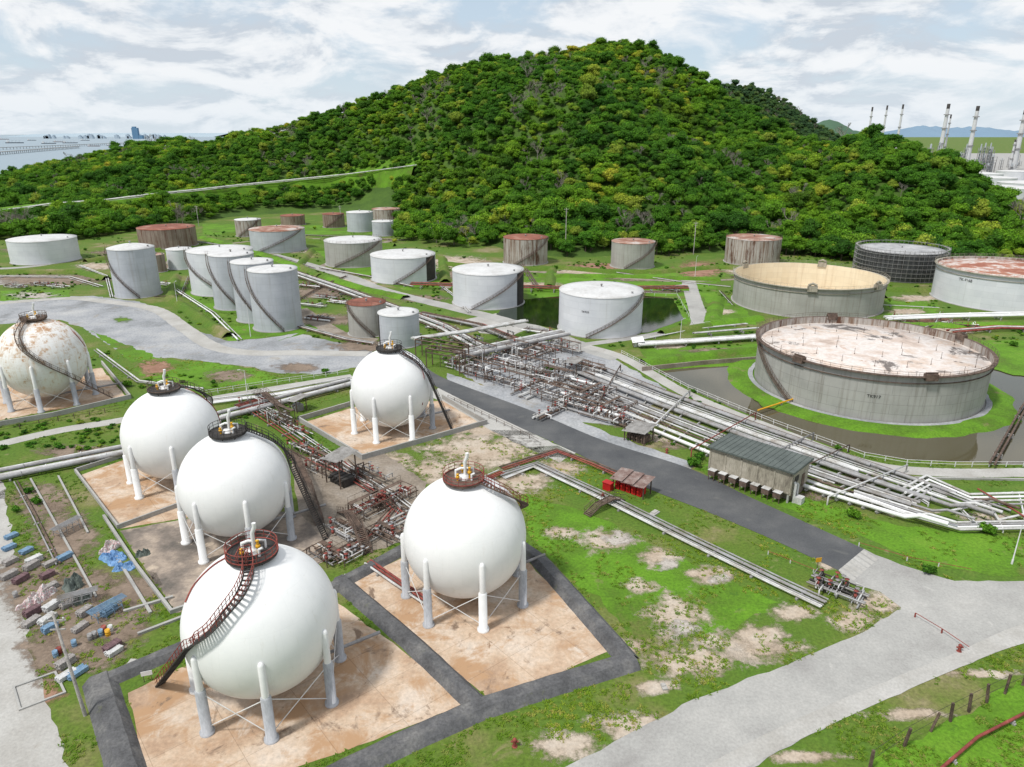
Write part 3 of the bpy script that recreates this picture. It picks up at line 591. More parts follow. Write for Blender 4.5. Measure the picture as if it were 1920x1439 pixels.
tank((277,308,512,479),t_brown,r_rusty,'small rusty cylindrical tank between larger tanks','flat')
tank((310,360,507,470),t_white,r_pale,'slim light grey cylindrical tank')
tank((199,289,561,470),t_grey,r_pale,'tall light grey cylindrical tank with domed roof',st=Ls,rise=.18)
tank((348,474,557,477),t_white,r_pale,'wide white cylindrical tank with winding stair',st=Ls)
tank((389,475,583,482),t_grey,r_pale,'tall grey cylindrical tank with winding stair',st=Ls)
tank((431,512,607,496),t_grey,r_pale,'tall grey cylindrical tank with winding stair',st=Ls)
tank((463,557,624,512),t_grey,r_pale,'tall grey cylindrical tank with winding stair',st=Ls)
tank((466,571,476,435),t_grey,r_rusty,'grey cylindrical tank with rust-stained roof',st=Rs)
tank((439,489,445,414),t_rusty,r_pale,'rust-streaked small cylindrical tank near trees',st=Rs)
tank((525,571,424,406),t_brown,r_red,'small rusty cylindrical tank near trees','flat')
tank((604,645,428,403),t_brown,r_red,'small brown cylindrical tank near trees','flat',st=Rs)
tank((697,750,413,394),t_rusty,r_rusty,'small rust-stained tank near trees','flat')
tank((649,699,436,400),t_grey,r_pale,'light grey cylindrical tank near trees')
tank((697,737,444,417),t_grey,r_pale,'small light grey cylindrical tank')
tank((607,716,503,457),t_beige,r_pale,'weathered grey cylindrical tank with white roof',st=Rs,rail=True)
tank((694,816,534,486),t_white,r_pale,'white cylindrical tank with dark vertical band',st=(-100,-20),band=(-38,-5))
tank((650,723,634,574),t_beige,r_red,'grey tank with rust-red roof and railing',st=(-60,-150),roof='flat',rail=True,band=(-178,-160))
tank((708,785,655,594),t_grey,r_pale,'light grey cylindrical tank with dark side band',band=(-178,-150))
tank((848,982,582,517),t_white,r_pale,'white cylindrical tank beside green pond',st=(-115,-20),band=(-36,-5),rail=False)
tank((1049,1207,636,560),t_white,r_pale,'white cylindrical tank with brown stair beside pond',st=(-115,-20),band=(-12,5),txt=('TK925',-.35,.62,.9))
tank((944,1027,499,450),t_rusty,r_red,'rust-streaked cylindrical tank before trees',st=Rs,roof='flat')
tank((1147,1229,506,458),t_beige,r_rusty,'weathered cylindrical tank before trees',st=Rs,roof='flat')
tank((1362,1467,500,452),t_rusty,r_rusty,'heavily rust-streaked cylindrical tank before forest',roof='flat',rail=True)
tank((1378,1664,600,543),t_beige,r_cream,'large open-topped weathered tank with cream interior',roof=9.0,st=None,key='open')
tank((1423,1865,797,706),t_big,r_float,'huge grey tank with rust-patched floating roof in a pond',roof=1.8,st=(-150,-190),txt=('TK917',.1,.5,1.0),key='big')
tank((1757,2050,592,524),t_white,r_mixed,'white tank with patchy rust-red floating roof',roof=.8,txt=('TK-916B',-.55,.72,1.4),key='right')
e,x,y,r,h=tank((1612,1774,531,478),t_char,r_char,'dark cylindrical tank wrapped in scaffolding',roof='flat',key='scaf')
mb=MB()
for rr in(r+.5,r+1.8):
    for k in range(60):
        a=2*pi*k/60; mb.tube([(rr*cos(a),rr*sin(a),0),(rr*cos(a),rr*sin(a),h+1.2+(k%3)*.3)],.05,4)
for q in range(8):
    z=.4+q*(h+.8)/7
    for rr in(r+.5,r+1.8): mb.tube(arc(rr,0,2*pi,z,60),.05,4)
mb2=MB()
for q in range(1,8):
    z=.3+q*(h+.8)/7; mb2.lathe([(r+.9,z),(r+1.7,z)],60,0,sm=False)
mb.obj('scaffolding',[m_pipeg],e); mb2.obj('scaffold_deck',[m_corr],e)
bx,by,br,bh=TK['big']; be=[o for o in bpy.data.objects if o.name.startswith('storage_tank') and abs(o.location.x-bx)<.01][0]
lm=None
for ring,nn in((.3,8),(.6,14),(.88,22)):
    for k in range(nn):
        a=2*pi*k/nn+ring*5; p=(br*ring*cos(a),br*ring*sin(a),bh-1.5)
        if lm is None:
            mb=MB(); mb.tube([(0,0,0),(0,0,1.6)],.045,5); mb.tube([(0,0,0),(0,0,.3)],.1,6); lm=mb.obj('roof_post',[m_rust],be,p)
        else: inst('roof_post',lm.data,be,p)
for a in(-1.55,-2.6,1.5,.2):
    mb=MB(); mb.box(0,0,.8,2.6,1.4,1.4); mb.box(0,0,1.6,2.8,.1,.6); mb.obj('access_landing',[m_rust],be,((br+.3)*cos(a),(br+.3)*sin(a),bh-.9),a+pi/2)
ox,oy,orr,oh=TK['open']; oe=[o for o in bpy.data.objects if o.name.startswith('storage_tank') and abs(o.location.x-ox)<.01][0]
for a in(-1.9,-.95,2.3,1.0):
    mb=MB(); mb.box(0,0,.8,3.2,1.6,1.8); mb.tube([(-1.4,0,2.0),(0,0,2.6),(1.4,0,2.0)],.4,8); mb.obj('access_landing',[m_wall],oe,((orr+.2)*cos(a),(orr+.2)*sin(a),oh-.9),a+pi/2)
mb=MB(); n=96; vs=[];prof=[(br+.4,.5),(br+1.6,.5),(br+1.9,.52),(br+5.0,.55),(br+7.2,-.05)]
for k in range(n):
    a=2*pi*k/n
    for i,(q,z) in enumerate(prof):
        qq=q+(mn.noise(V((cos(a)*5,sin(a)*5,i)))*1.8 if i>1 else 0); vs.append((qq*cos(a),qq*sin(a),z))
mb.v=[tuple(p) for p in vs]
for k in range(n):
    k2=(k+1)%n
    for i in range(4): mb.f.append((k*5+i,k2*5+i,k2*5+i+1,k*5+i+1)); mb.m.append(0 if i<1 else 1); mb.sm.append(False)
struct(mb.obj('island_ground',[m_gravel,m_lush],None,(bx,by,0)))
sheet('lush_grass',[(1375,684),(1425,684),(1450,740),(1480,775),(1430,765),(1390,725)],.2,m_lush,.8,False)
sheet('lush_grass',[(1840,640),(1960,640),(1960,712),(1900,705),(1850,690)],.2,m_lush,.8,False)
# ------------------------------------------------------------------ pipes
def offs(pts,o):
    out=[]
    for i,p in enumerate(pts):
        a=pts[max(0,i-1)];b=pts[min(len(pts)-1,i+1)];d=b-a;d.z=0;d.normalize(); out.append(p+V((-d.y,d.x,0))*o)
    return out
def pipe(pts,r,mat,label='long pale pipe running over the yard',group='long pipes'):
    base=pts[0].copy(); mb=MB(); mb.tube([p-base for p in pts],r,8)
    for i in range(len(pts)-1):
        d=pts[i+1]-pts[i]; k=int(d.length/14)
        for j in range(k):
            q=pts[i].lerp(pts[i+1],(j+rnd.random())/max(k,1))-base; dn=d.normalized()*.08; mb.tube([q-dn,q+dn],r*1.4,8)
    return tag(mb.obj('pipe',[mat],None,base),label,'pipe',group)
def support(p,rot,w,z):
    mb=MB(); mb.box(0,0,z/2-.02,.35,w,.25); mb.box(0,-w*.4,z/4,.3,.35,z/2); mb.box(0,w*.4,z/4,.3,.35,z/2)
    mb.box(0,0,z-.08,.25,w*1.02,.14)
    tag(mb.obj('pipe_support',[m_conc],None,(p.x,p.y,p.z),rot),'low concrete and steel trestle under pipes','pipe support','trestles under pipes')
def bundle(px,n,sp,rr,mats,z,label,zj=.3,step=9,world=None,sup_=True):
    pts=world or [P(*p) for p in px]
    for k in range(n):
        o=(k-(n-1)/2)*sp; r=rnd.uniform(*rr); zz=z+r+(rnd.choice([0,0,zj]))
        pipe([p+V((0,0,zz)) for p in offs(pts,o)],r,rnd.choice(mats),label)
    if sup_:
        for i in range(len(pts)-1):
            d=pts[i+1]-pts[i];k=max(1,int(d.length/step))
            for j in range(k): support(pts[i].lerp(pts[i+1],(j+.5)/k),math.atan2(d.y,d.x),n*sp,z)
W=[m_pipew,m_pipew,m_pipeg,m_white]; Wr=[m_pipew,m_pipew,m_pipeg,m_rust,m_red]
bundle([(-60,910),(240,850),(420,785),(660,722)],5,1.0,(.25,.42),[m_pipew,m_pipew,m_pipeg,m_dark],.5,'large pale pipe running behind the spheres')
bundle([(380,760),(520,742),(660,716)],4,.8,(.15,.25),W,.4,'pale pipe beside the concrete path')
bundle([(860,684),(960,662),(1060,640)],4,1.3,(.4,.6),[m_pipew,m_pipeg],2.2,'thick pale pipe on a raised rack')
bundle([(775,664),(870,650),(985,628)],3,1.2,(.3,.5),[m_pipew,m_pipew,m_red],4,'thick pale pipe on a raised rack')
bundle([(545,515),(640,548),(740,585),(830,620),(900,660)],6,1.1,(.15,.35),Wr,.8,'weathered pipe on the diagonal rack')
bundle([(330,545),(400,590),(450,640)],2,1.2,(.15,.3),W,.4,'pale pipe between grey tanks')
bundle([(790,592),(900,615),(960,640),(1040,665)],4,1.0,(.2,.4),Wr,.7,'weathered pipe leading into the manifold')
bundle([(770,541),(1060,549),(1290,548)],3,1.2,(.2,.35),[m_pipew,m_rust,m_red],1.6,'weathered pipe along tank embankment')
bundle([(1195,652),(1310,645),(1435,636)],4,1.0,(.3,.45),[m_pipew,m_white],.7,'thick white pipe beside the pond')
bundle([(1660,606),(1780,601),(1960,597)],3,1.2,(.3,.45),[m_pipew,m_white],1.2,'thick white pipe beside white tank')
bundle([(1780,628),(1870,620),(1960,622)],3,1.2,(.25,.35),[m_pipew,m_red],.8,'pale pipe with rusty joints')
bundle([(1300,632),(1420,622)],2,1.2,(.25,.35),[m_pipew,m_pipeg],.8,'pale pipe near the open tank')
bundle([(1240,545),(1285,540)],2,1.2,(.2,.3),[m_pipew],.8,'pale pipe near embankment')
bundle([(980,500),(1000,530),(1012,548)],3,.9,(.15,.25),Wr,.6,'thin pipe running from rusty tank')
for px,n in [([(600,505),(690,521),(775,541)],2),([(560,565),(610,535),(650,520)],2),([(430,470),(520,482),(590,505)],2),([(820,533),(850,556),(880,588)],2),([(1150,512),(1290,532),(1370,540)],2),([(1370,522),(1500,518),(1610,534)],2),([(150,500),(200,520),(210,560)],2),([(-20,520),(130,522),(190,540)],3),([(370,455),(470,470)],2),([(560,442),(650,446),(745,452)],2),([(1640,574),(1760,580)],2),([(940,503),(870,520),(850,545)],1),([(290,560),(340,556),(355,520)],2),([(560,615),(650,640),(700,648)],3),([(1200,640),(1300,620),(1400,610)],2),([(720,640),(790,630)],2),([(180,660),(260,720),(380,735)],2),([(1350,548),(1375,575)],2),([(1765,588),(1755,612),(1700,625),(1500,606)],2)]:
    bundle(px,n,.8,(.1,.22),[m_pipew,m_pipeg,m_rust],.4,'thin weathered pipe between storage tanks',.1,10)
bundle([(940,898),(1004,876),(1130,935),(1300,1020),(1460,1098),(1545,1138)],6,.48,(.09,.15),[m_pipew,m_pipew,m_pipeg,m_pipeg],.3,'thin pale pipe crossing the grass',.12,7)
bundle([(940,884),(1044,850),(1110,874),(1165,898)],4,.5,(.1,.15),[m_red,m_red,m_rust],.5,'thin red pipe beside the road',.1,6)
bundle([(905,905),(940,890)],4,.5,(.1,.15),[m_red,m_pipew],.5,'thin pipe near white sphere',.1,6)
bundle([(690,1060),(740,1095),(800,1135)],3,.5,(.12,.2),[m_red,m_pipew],.3,'red and pale pipe entering the pad',.1,5)
bundle([(480,770),(560,825),(640,880),(720,930),(790,985)],5,.8,(.09,.18),[m_pipew,m_pipeg,m_rust,m_rust,m_red],.5,'weathered pipe through the process area',.2,6)
bundle([(650,870),(740,960),(700,1010),(610,1060)],4,.7,(.09,.16),[m_pipew,m_rust,m_red,m_pipeg],.5,'weathered pipe through the process area',.2,6)
bundle([(30,905),(60,960),(110,1060)],2,.5,(.08,.14),[m_rust,m_pipeg],.1,'thin rusty pipe lying on overgrown soil',0,8)
bundle([(1740,1470),(1830,1392),(1960,1325)],1,.5,(.16,.18),[m_red],.5,'single red pipe beside the fence',0,12)
bundle([(1420,778),(1506,750)],1,.5,(.18,.2),[m_yel],.9,'ochre pipe crossing the pond',0,12)
bundle([(1858,880),(1918,772),(1940,740)],2,.8,(.18,.25),[m_rust],.9,'brown pipe crossing the pond',0,12)
UP=[P(*p) for p in [(1080,672),(1250,738),(1450,810),(1640,876),(1800,932)]]; LO=[P(*p) for p in [(1050,744),(1195,804),(1340,864),(1530,930),(1655,968)]]
NP=25
for k in range(NP):
    t=(k+.5)/NP+rnd.uniform(-.01,.01); r=rnd.choice([.1,.14,.18,.22,.28,.36])
    if k in(5,11,12,18,22): continue
    pts=[a.lerp(b,t)+V((0,0,.55+r+rnd.choice([0,0,.02]))) for a,b in zip(UP,LO)]
    e0=pts[-1]; d=(pts[-1]-pts[-2]).normalized()
    if k%3==0: pts+= [e0+d*3,e0+d*5+V((0,0,1.0)),e0+d*9+V((0,0,1.0))]
    if k%5==2: pts=pts[:-1]
    pipe(pts,r,rnd.choice([m_pipew,m_pipeg,m_pipew,m_white,m_pipeg,m_rust,m_pipew] if k>2 else [m_rust,m_pipeg]),'long weathered pipe on the main track')
for i in range(4):
    for j in range(5):
        a=UP[i].lerp(UP[i+1],(j+.5)/5);b=LO[i].lerp(LO[i+1],(j+.5)/5); d=b-a; support((a+b)/2,math.atan2(d.y,d.x)-pi/2,d.length,.55)
for i,j,z,r,mt in [(0,.5,1.6,.16,m_rust),(1,.2,1.6,.2,m_pipew),(1,.8,1.8,.12,m_red),(2,.35,1.6,.16,m_pipeg),(2,.7,1.7,.12,m_rust),(3,.3,1.6,.14,m_pipew)]:
    a=UP[i].lerp(UP[i+1],j);b=LO[i].lerp(LO[i+1],j); d=(b-a)*.12
    pipe([a-d,a-d+V((0,0,z)),b+d+V((0,0,z)),b+d],r,mt,'pipe crossing above the pipe track','crossover pipes')
def loop(px,z,r,mat): 
    pts=[P(u,v,0)+V((0,0,zz)) for (u,v),zz in zip(px,z)]; pipe(pts,r,mat,'pale pipe bent into an expansion loop','expansion loop pipes')
for k in range(4):
    o=k*9; loop([(1690+o*.6,925+o*.9),(1735+o*.5,900+o*.9),(1815+o*.3,936+o*.7),(1960,932+o*.8)],[.9,.9,.9,.9],.24-.02*k,[m_pipew,m_white,m_pipew,m_pipeg,m_pipew][k])
for k in range(4):
    o=k*9; loop([(1600,928+o*.3),(1690+o*.2,956+o*.6),(1790+o*.3,988+o*.5),(1905,986+o*.5),(1990,985+o*.5)],[.8,.8,.8,.8,.8],.2,[m_pipew,m_pipeg,m_white,m_pipew,m_pipew,m_pipeg][k])
loop([(1780,968),(1850,953),(1870,985),(1915,975)],[1,1,1,1],.2,m_pipew)
loop([(1830,930),(1905,975),(1960,1015)],[1.4,1.4,1.4],.14,m_red)
for u,v,u2,v2 in [(1665,945,1700,960),(1728,905,1760,925),(1790,950,1830,990),(1850,945,1880,1000),(1700,925,1740,950),(1910,935,1925,1000)]:
    a=P(u,v);b=P(u2,v2); mb=MB(); q=b-a
    mb.tube([V((0,0,0)),V((0,0,.7)),q+V((0,0,.7)),q],.12,4); mb.tube([V((0,0,.3)),q+V((0,0,.3))],.08,4)
    tag(mb.obj('pipe_rack_frame',[m_rail],None,a),'pale steel portal frame carrying pipes','pipe rack','portal frames over pipes')
# ------------------------------------------------------------------ manifolds
vm=MB(); vm.lathe([(0,.3),(.22,.25),(.22,-.25),(0,-.3)],8); vm.tube([(0,0,.2),(0,0,.8)],.05,5); vm.lathe([(.28,.83),(.34,.8),(.28,.77),(.28,.83)],12); vm.lathe([(0,.82),(.3,.81),(.3,.79),(0,.78)],12)
VMESH=[None,None]
def manifold(u,v,w,d,h,rot,seed,np_=16,frame=True,mats=None,label='orderly weathered pipes and valves in a steel frame',loc=None,k_=1.0):
    r=random.Random(seed); b=loc or P(u,v); e=thing('pipe_manifold',label,'pipework',b,rot,'pipe manifolds')
    mats=mats or [m_pipew,m_pipeg,m_rust,m_pipeg,m_white,m_rust,m_pipew]
    if frame:
        mb=MB(); nx=max(1,int(w/3)); 
        for i in range(nx+1):
            x=-w/2+w*i/nx
            for y in(-d/2,d/2): mb.tube([(x,y,0),(x,y,h)],.08,4)
            mb.tube([(x,-d/2,h),(x,d/2,h)],.07,4)
        for y in(-d/2,d/2): mb.tube([(-w/2,y,h),(w/2,y,h)],.07,4)
        y=d/2
        mb.tube([(-w/2,y,h+1),(w/2,y,h+1)],.03,4)
        for i in range(nx*2+1): x=-w/2+w*i/(nx*2); mb.tube([(x,y,h),(x,y,h+1)],.025,4)
        mb.box(0,d/2-.4,h+.06,w,.8,.06)
        mb.obj('steel_frame',[m_rust],e)
    mb=MB()
    nh=3+r.randrange(3)
    for k in range(nh):
        y=-d/2+d*(k+.5)/nh; z=r.choice([.5,.9,h*.6]); q=r.choice([.12,.16,.22,.28])*k_; mb.tube([(-w/2-.8,y,z),(w/2+.8,y,z)],q,8,r.randrange(len(mats)))
    for k in range(np_//2):
        x=r.uniform(-w/2,w/2); y0=-d/2+d*(r.randrange(nh)+.5)/nh; y1=-d/2+d*(r.randrange(nh)+.5)/nh; z=r.choice([1.3,h*.75,h*.95]); q=r.choice([.06,.08,.11,.14])*k_
        if abs(y1-y0)<.3: y1=y0+r.choice([-1,1])*1.5
        mb.tube([(x,y0,.5),(x,y0,z),(x,y1,z),(x,y1,.5)],q,6,r.randrange(len(mats)))
    for k in range(np_//3):
        x=r.uniform(-w/2,w/2);y=r.uniform(-d/2,d/2);z=r.uniform(.3,h*.5); pts=[V((x,y,z))]; ax=r.choice([0,1])
        for s in range(r.randint(2,4)):
            q=pts[-1].copy()
            if ax==0: q.x=r.uniform(-w/2-1,w/2+1)
            elif ax==1: q.y=r.uniform(-d/2-.8,d/2+.8)
            else: q.z=r.choice([.3,h*.3,h*.6,h*1.02])
            if (q-pts[-1]).length>.4: pts.append(q); ax=r.choice([a for a in(0,1,2) if a!=ax])
        if len(pts)>1: mb.tube(pts,r.choice([.06,.08,.11,.15])*k_,6,r.randrange(len(mats)))
    mb.obj('pipework',mats,e)
    for k in range(5):
        p=(r.uniform(-w/2,w/2),r.uniform(-d/2,d/2),r.uniform(.6,h)); i=k%2
        if VMESH[i] is None: VMESH[i]=vm.obj('valve',[[m_red,m_pipeg][i]],e,p).data
        else: inst('valve',VMESH[i],e,p)
s=0
dirm=math.atan2(-55,66)
for u,v,w,d,h in [(860,690,9,5,3.5),(900,705,9,6,3),(945,690,9,6,3),(950,720,10,6,2.5),(990,700,9,6,3.5),(1000,735,10,6,2.5),(1035,715,9,6,3),(1040,750,10,6,2.5),(1080,730,9,6,2.5),(1085,768,10,5,2),(1120,745,9,5,2),(1130,785,9,5,2),(1160,770,8,5,1.8),(1010,675,9,5,3.5),(1050,690,9,5,2.5),(900,672,8,5,4),(1100,700,8,5,2.5),(1180,800,6,4,1.8),(960,665,8,5,3.8),(1060,660,8,4,3),(1030,778,8,3,1.8)]:
    s+=1; manifold(u,v,w,d,h,dirm+rnd.choice([0,0,pi/2]),s,20,frame=s%3!=0)
for u,v,w,d,h in [(600,880,7,4,2.4),(690,900,7,4,2.2),(738,940,7,4,2.0),(760,982,6,4,1.6),(695,958,6,4,2.0),(650,1000,6,4,1.6),(720,1008,5,3,1.4),(570,850,6,4,2.4),(520,790,8,4,3.0),(560,812,6,3,2.2),(610,1045,5,3,1.2),(480,765,7,4,2.6),(655,1045,4,3,1.0)]:
    s+=1; manifold(u,v,w,d,h,dirm+rnd.choice([0,0,pi/2]),s,14,frame=s%2==0,mats=[m_pipew,m_rust,m_pipeg,m_rust,m_rust,m_red,m_pipew],k_=.75)
for u,v in [(580,540),(610,560),(640,570),(680,590),(590,575),(790,600),(830,620),(870,640),(300,535),(30,540),(80,535),(110,540),(600,600),(1010,625),(1690,600),(1800,612),(1250,545)]:
    s+=1; manifold(u,v,9,4,1.4,-.4,s,14,False,label='low cluster of weathered pipes beside tanks')
manifold(1570,1112,6,4,.9,dirm,77,34,False,[m_pipew,m_pipeg,m_pipeg,m_dark],'dense pale valve station at road edge',k_=.8)
manifold(1560,1100,4,3,1.0,dirm,78,14,False,[m_pipew,m_pipeg,m_dark],'small valve station at road edge',k_=.8)
for (a,b) in [((800,690),(862,700)),((780,672),(868,688))]:
    p=P(*a);q=P(*b)-p; mb=MB(); n=V((-q.y,q.x,0)).normalized()*3
    for o in(V((0,0,0)),n):
        mb.tube([o,o+V((0,0,5.5)),q+o+V((0,0,5.5)),q+o],.2,4); mb.tube([o+V((0,0,4.4)),q+o+V((0,0,4.4))],.15,4)
    for t in(0,.33,.66,1): mb.tube([q*t+V((0,0,5.5)),q*t+n+V((0,0,5.5))],.15,4)
    tag(mb.obj('pipe_rack_frame',[m_rust],None,p),'rusty steel portal frame over road entrance','pipe rack','portal frames over pipes')
def footbridge(a,b,h,mat,label):
    p=P(*a);q=P(*b)-p; mb=MB(); t1=q*.3;t2=q*.7; z=V((0,0,h)); path=[V((0,0,.1)),t1+z,t2+z,q+V((0,0,.1))]
    e=thing('footbridge',label,'footbridge',p); stair(mb,path,1.4); mb.obj('deck',[mat,mat],e)
footbridge((1100,968),(1166,936),1.2,m_rust,'rust-brown footbridge over thin pipes')
footbridge((478,742),(545,800),3,m_rust,'rusty steel footbridge over large pipes')
footbridge((640,960),(690,1040),2.2,m_rust,'rusty steel footbridge over process pipes')
footbridge((540,850),(600,985),3,m_rust,'long rusty steel walkway beside white sphere')
# ------------------------------------------------------------------ buildings
def lbox(e,name,mats,*a,**k):
    mb=MB(); mb.box(*a,**k); return mb.obj(name,mats,e)
A=P(1328,893);B=P(1478,945);Cc=P(1517,920); L=(B-A).length; Wd=(Cc-B).length; rot=math.atan2((B-A).y,(B-A).x); hh=5.8
e=thing('control_building','long stained concrete block building with dark grey roof','building',A,rot)
lbox(e,'wall',[m_wall],L/2,Wd/2,1.6+(hh-1.6)/2,L,Wd,hh-1.6)
lbox(e,'basement',[m_paddark],L/2,Wd/2+.6,.8,L-.3,Wd-1.4,1.6)
for k in range(8):
    mb=MB(); mb.box(.3+(L-.6)*k/7,.2,.8,.3,.3,1.6); mb.obj('pillar',[m_conc],e)
mb=MB(); mb.box(L/2,Wd/2,hh+.18,L+1,Wd+1,.3)
for k in range(18): mb.box(-.4+(L+.8)*k/17,Wd/2,hh+.36,.07,Wd+.96,.08)
mb.obj('roof',[m_groof],e)
mb=MB(); mb.box(L/2,-.06,1.9,L,.1,.25); mb.box(L/2,-.06,hh-.3,L,.1,.4)
for k in range(6): mb.box(L*k/5,-.05,hh/2+.8,.35,.12,hh-1.62)
mb.obj('concrete_frame',[m_wall],e)
for k in range(7): 
    mb=MB(); x=1.2+k*2.05; mb.box(x,-.9,1.5,1.3,1.1,1.0); mb.box(x,-.9,2.04,1.4,1.2,.06,m=1); mb.box(x-.5,-1.3,.5,.12,.12,1.0);mb.box(x+.5,-1.3,.5,.12,.12,1.0); mb.obj('cooling_unit',[m_rust,m_pipew],e)
lbox(e,'door',[m_rust],L+.04,Wd*.7,2.8,.1,1.2,2.3); lbox(e,'window',[m_dark],L+.04,Wd*.3,4.0,.1,1.6,1.1)
mb=MB(); mb.tube([(L+.4,1,0),(L+.4,1,3.5),(L+.1,1,3.8)],.25,8,0); mb.tube([(L+.4,2.2,0),(L+.4,2.2,3),(L+.1,2.2,3.2)],.2,8,0); mb.box(L+1.2,1.6,.6,1.2,1.4,1.2); mb.obj('duct',[m_pipew],e)
def shed(u,v,w,d,h,rot,label,rm=m_corr,inside=None,name='equipment_shelter',tiers=1):
    b=P(u,v); e=thing(name,label,'shelter',b,rot)
    for sx in(-1,1):
        for sy in(-1,1):
            mb=MB(); mb.box(sx*(w/2-.2),sy*(d/2-.2),h/2,.18,.18,h); mb.obj('post',[m_rust],e)
    for t in range(tiers):
        ww=w/tiers+.5; x0=-w/2+(t+.5)*w/tiers; mb=MB(); vs=[];fs=[];n=int(ww/.15)
        for k in range(n+1):
            x=x0-ww/2+ww*k/n; zz=.06*(k%2)+(x-x0)*.12+t*.02
            vs+=[(x,-d/2-.5,h+zz-.25),(x,d/2+.5,h+zz+.45)]
        fs=[(2*k,2*k+2,2*k+3,2*k+1) for k in range(n)]; mb.add(vs,fs); mb.obj('roof',[rm],e)
    if inside:
        for k in range(int(w/1.1)):
            mb=MB(); x=-w/2+.8+k*1.1; mb.box(x,0,.8,.85,d*.6,1.5); mb.tube([(x,-d*.32,1.2),(x,-d*.45,1.2)],.2,10); mb.obj('equipment_cabinet',[inside],e)
    return e
shed(1184,922,6.5,3,2.6,dirm,'fire equipment shelter with red cabinets under corrugated roofs',m_corrr,m_bright,'fire_equipment_shelter',3)
mb=MB(); mb.box(0,0,.7,1.6,1.2,1.4); mb.box(0,0,1.45,1.8,1.4,.12); tag(mb.obj('pump_cabinet',[m_bright],None,P(1140,918),dirm),'small red cabinet beside fire shelter','cabinet')
shed(1197,826,5,4,2.8,dirm,'small open shelter with corrugated roof among pipes',m_corr,m_rust)
shed(641,905,4.5,4,5.5,dirm,'tall open shelter with dark corrugated roof',m_corr,m_dark)
shed(1195,650,3,2.5,2,0,'tiny white hut beside the pond road',m_white,m_white)
shed(1075,700,4,3,3.5,dirm,'small roofed platform among pipework',m_corr,m_pipeg); shed(560,770,3,3,3,dirm,'small roofed platform beside large pipes',m_corr,m_pipeg)
# ------------------------------------------------------------------ yard clutter
def pallet(u,v,w,d,h,mat,rot,label):
    b=P(u,v); mb=MB(); n=max(3,int(h/.14))
    mb.box(-w*.35,0,.06,.12,d,.12); mb.box(w*.35,0,.06,.12,d,.12)
    for i in range(n):
        z=.16+i*h/n; k=6
        for j in range(k):
            o=-.5+(j+.5)/k; mb.box(rnd.uniform(-.04,.04)*w,o*d,z,w*rnd.uniform(.94,1.04),d/k*.86,h/n*.84)
    mb.box(-w*.3,0,.14+h/2,.05,d*1.03,h*1.04); mb.box(w*.3,0,.14+h/2,.05,d*1.03,h*1.04)
    tag(mb.obj('material_stack',[mat],None,b,rot),label,'stacked material','stacks in the scrap yard')
YM={'g':(m_wood,'strapped stack of grey weathered boards on soil'),'b':(m_blueg,'strapped stack of faded blue planks'),'r':(m_maroon,'strapped stack of dull maroon sections'),'p':(m_pipew,'strapped stack of pale sections')}
for u,v,kk in [(18,1030,'b'),(20,1056,'g'),(18,1082,'g'),(50,1036,'b'),(60,1066,'g'),(90,1082,'r'),(122,1048,'b'),(95,1060,'g'),(62,1152,'r'),(95,1182,'b'),(98,1142,'p'),(130,1135,'g'),(160,1152,'g'),(205,1150,'b'),(212,1218,'r'),(125,1248,'g'),(145,1265,'b'),(22,1008,'b'),(95,1105,'g'),(40,1090,'r'),(150,1180,'g'),(60,1170,'g'),(65,1055,'p'),(215,1225,'p'),(90,1165,'p'),(125,1270,'p')]:
    pallet(u,v,rnd.uniform(1.7,2.2),rnd.uniform(.9,1.1),rnd.uniform(.5,.9),YM[kk][0],1.15+rnd.uniform(-.12,.12),YM[kk][1])
def heap(u,v,w,d,h,mat,label,name='tarpaulin_heap',seed=0):
    b=P(u,v); n=30; vs=[];fs=[]
    for i in range(n+1):
        for j in range(n+1):
            x=-1+2*i/n;y=-1+2*j/n; q=max(0,1-(x**4+y**4)); z=h*(q**.6)*(0.55+1.0*mn.noise(V((x*2.6+seed,y*2.6,1))))+.4*mn.noise(V((x*8,y*8,seed)))*q
            e_=1+.35*mn.noise(V((x*1.7,y*1.7,seed*3.3))); vs.append((x*w/2*e_,y*d/2*e_,max(z,.03) if q>0 else -.1))
    for i in range(n):
        for j in range(n): a=i*(n+1)+j; fs.append((a,a+n+1,a+n+2,a+1))
    mb=MB(); mb.add(vs,fs,0,False); tag(mb.obj(name,[mat],None,b,.5+seed),label,'heap','covered heaps in the scrap yard')
heap(206,1030,3.6,2.2,1.1,m_cloth,'crumpled blue and white sheeting over scrap','rubbish_heap',1)
heap(212,1048,4.0,2.8,.9,m_blue,'crumpled blue tarpaulin over scrap',seed=2)
heap(234,1064,3.0,2.2,.7,m_blue,'faded light blue tarpaulin over scrap',seed=6)
heap(268,1040,2.2,1.6,.7,m_green,'dark tarpaulin heap beside kerb',seed=3)
heap(72,1124,5.0,2.4,1.2,m_cloth,'heap of multicoloured sacks and rubbish','rubbish_heap',4)
heap(138,1098,3.8,2.6,1.3,m_green,'green tarpaulin draped over material',seed=5)
heap(152,1122,3.0,2.4,1.1,m_green,'dark green tarpaulin over stacked boxes',seed=7)
def rack(u,v,rot,mat,label):
    mb=MB()
    for i in range(4):
        for j in range(2): mb.tube([(i*1.1,j*1.6,0),(i*1.1,j*1.6,1.5)],.05,4)
    for z in(.8,1.5):
        for j in range(2): mb.tube([(0,j*1.6,z),(3.3,j*1.6,z)],.05,4)
        for i in range(4): mb.tube([(i*1.1,0,z),(i*1.1,1.6,z)],.05,4)
    for k in range(7): mb.tube([(-.6,.2+k*.2,1.6),(4.2,.2+k*.2,1.6)],.05,5)
    tag(mb.obj('storage_rack',[mat],None,P(u,v),rot),label,'rack')
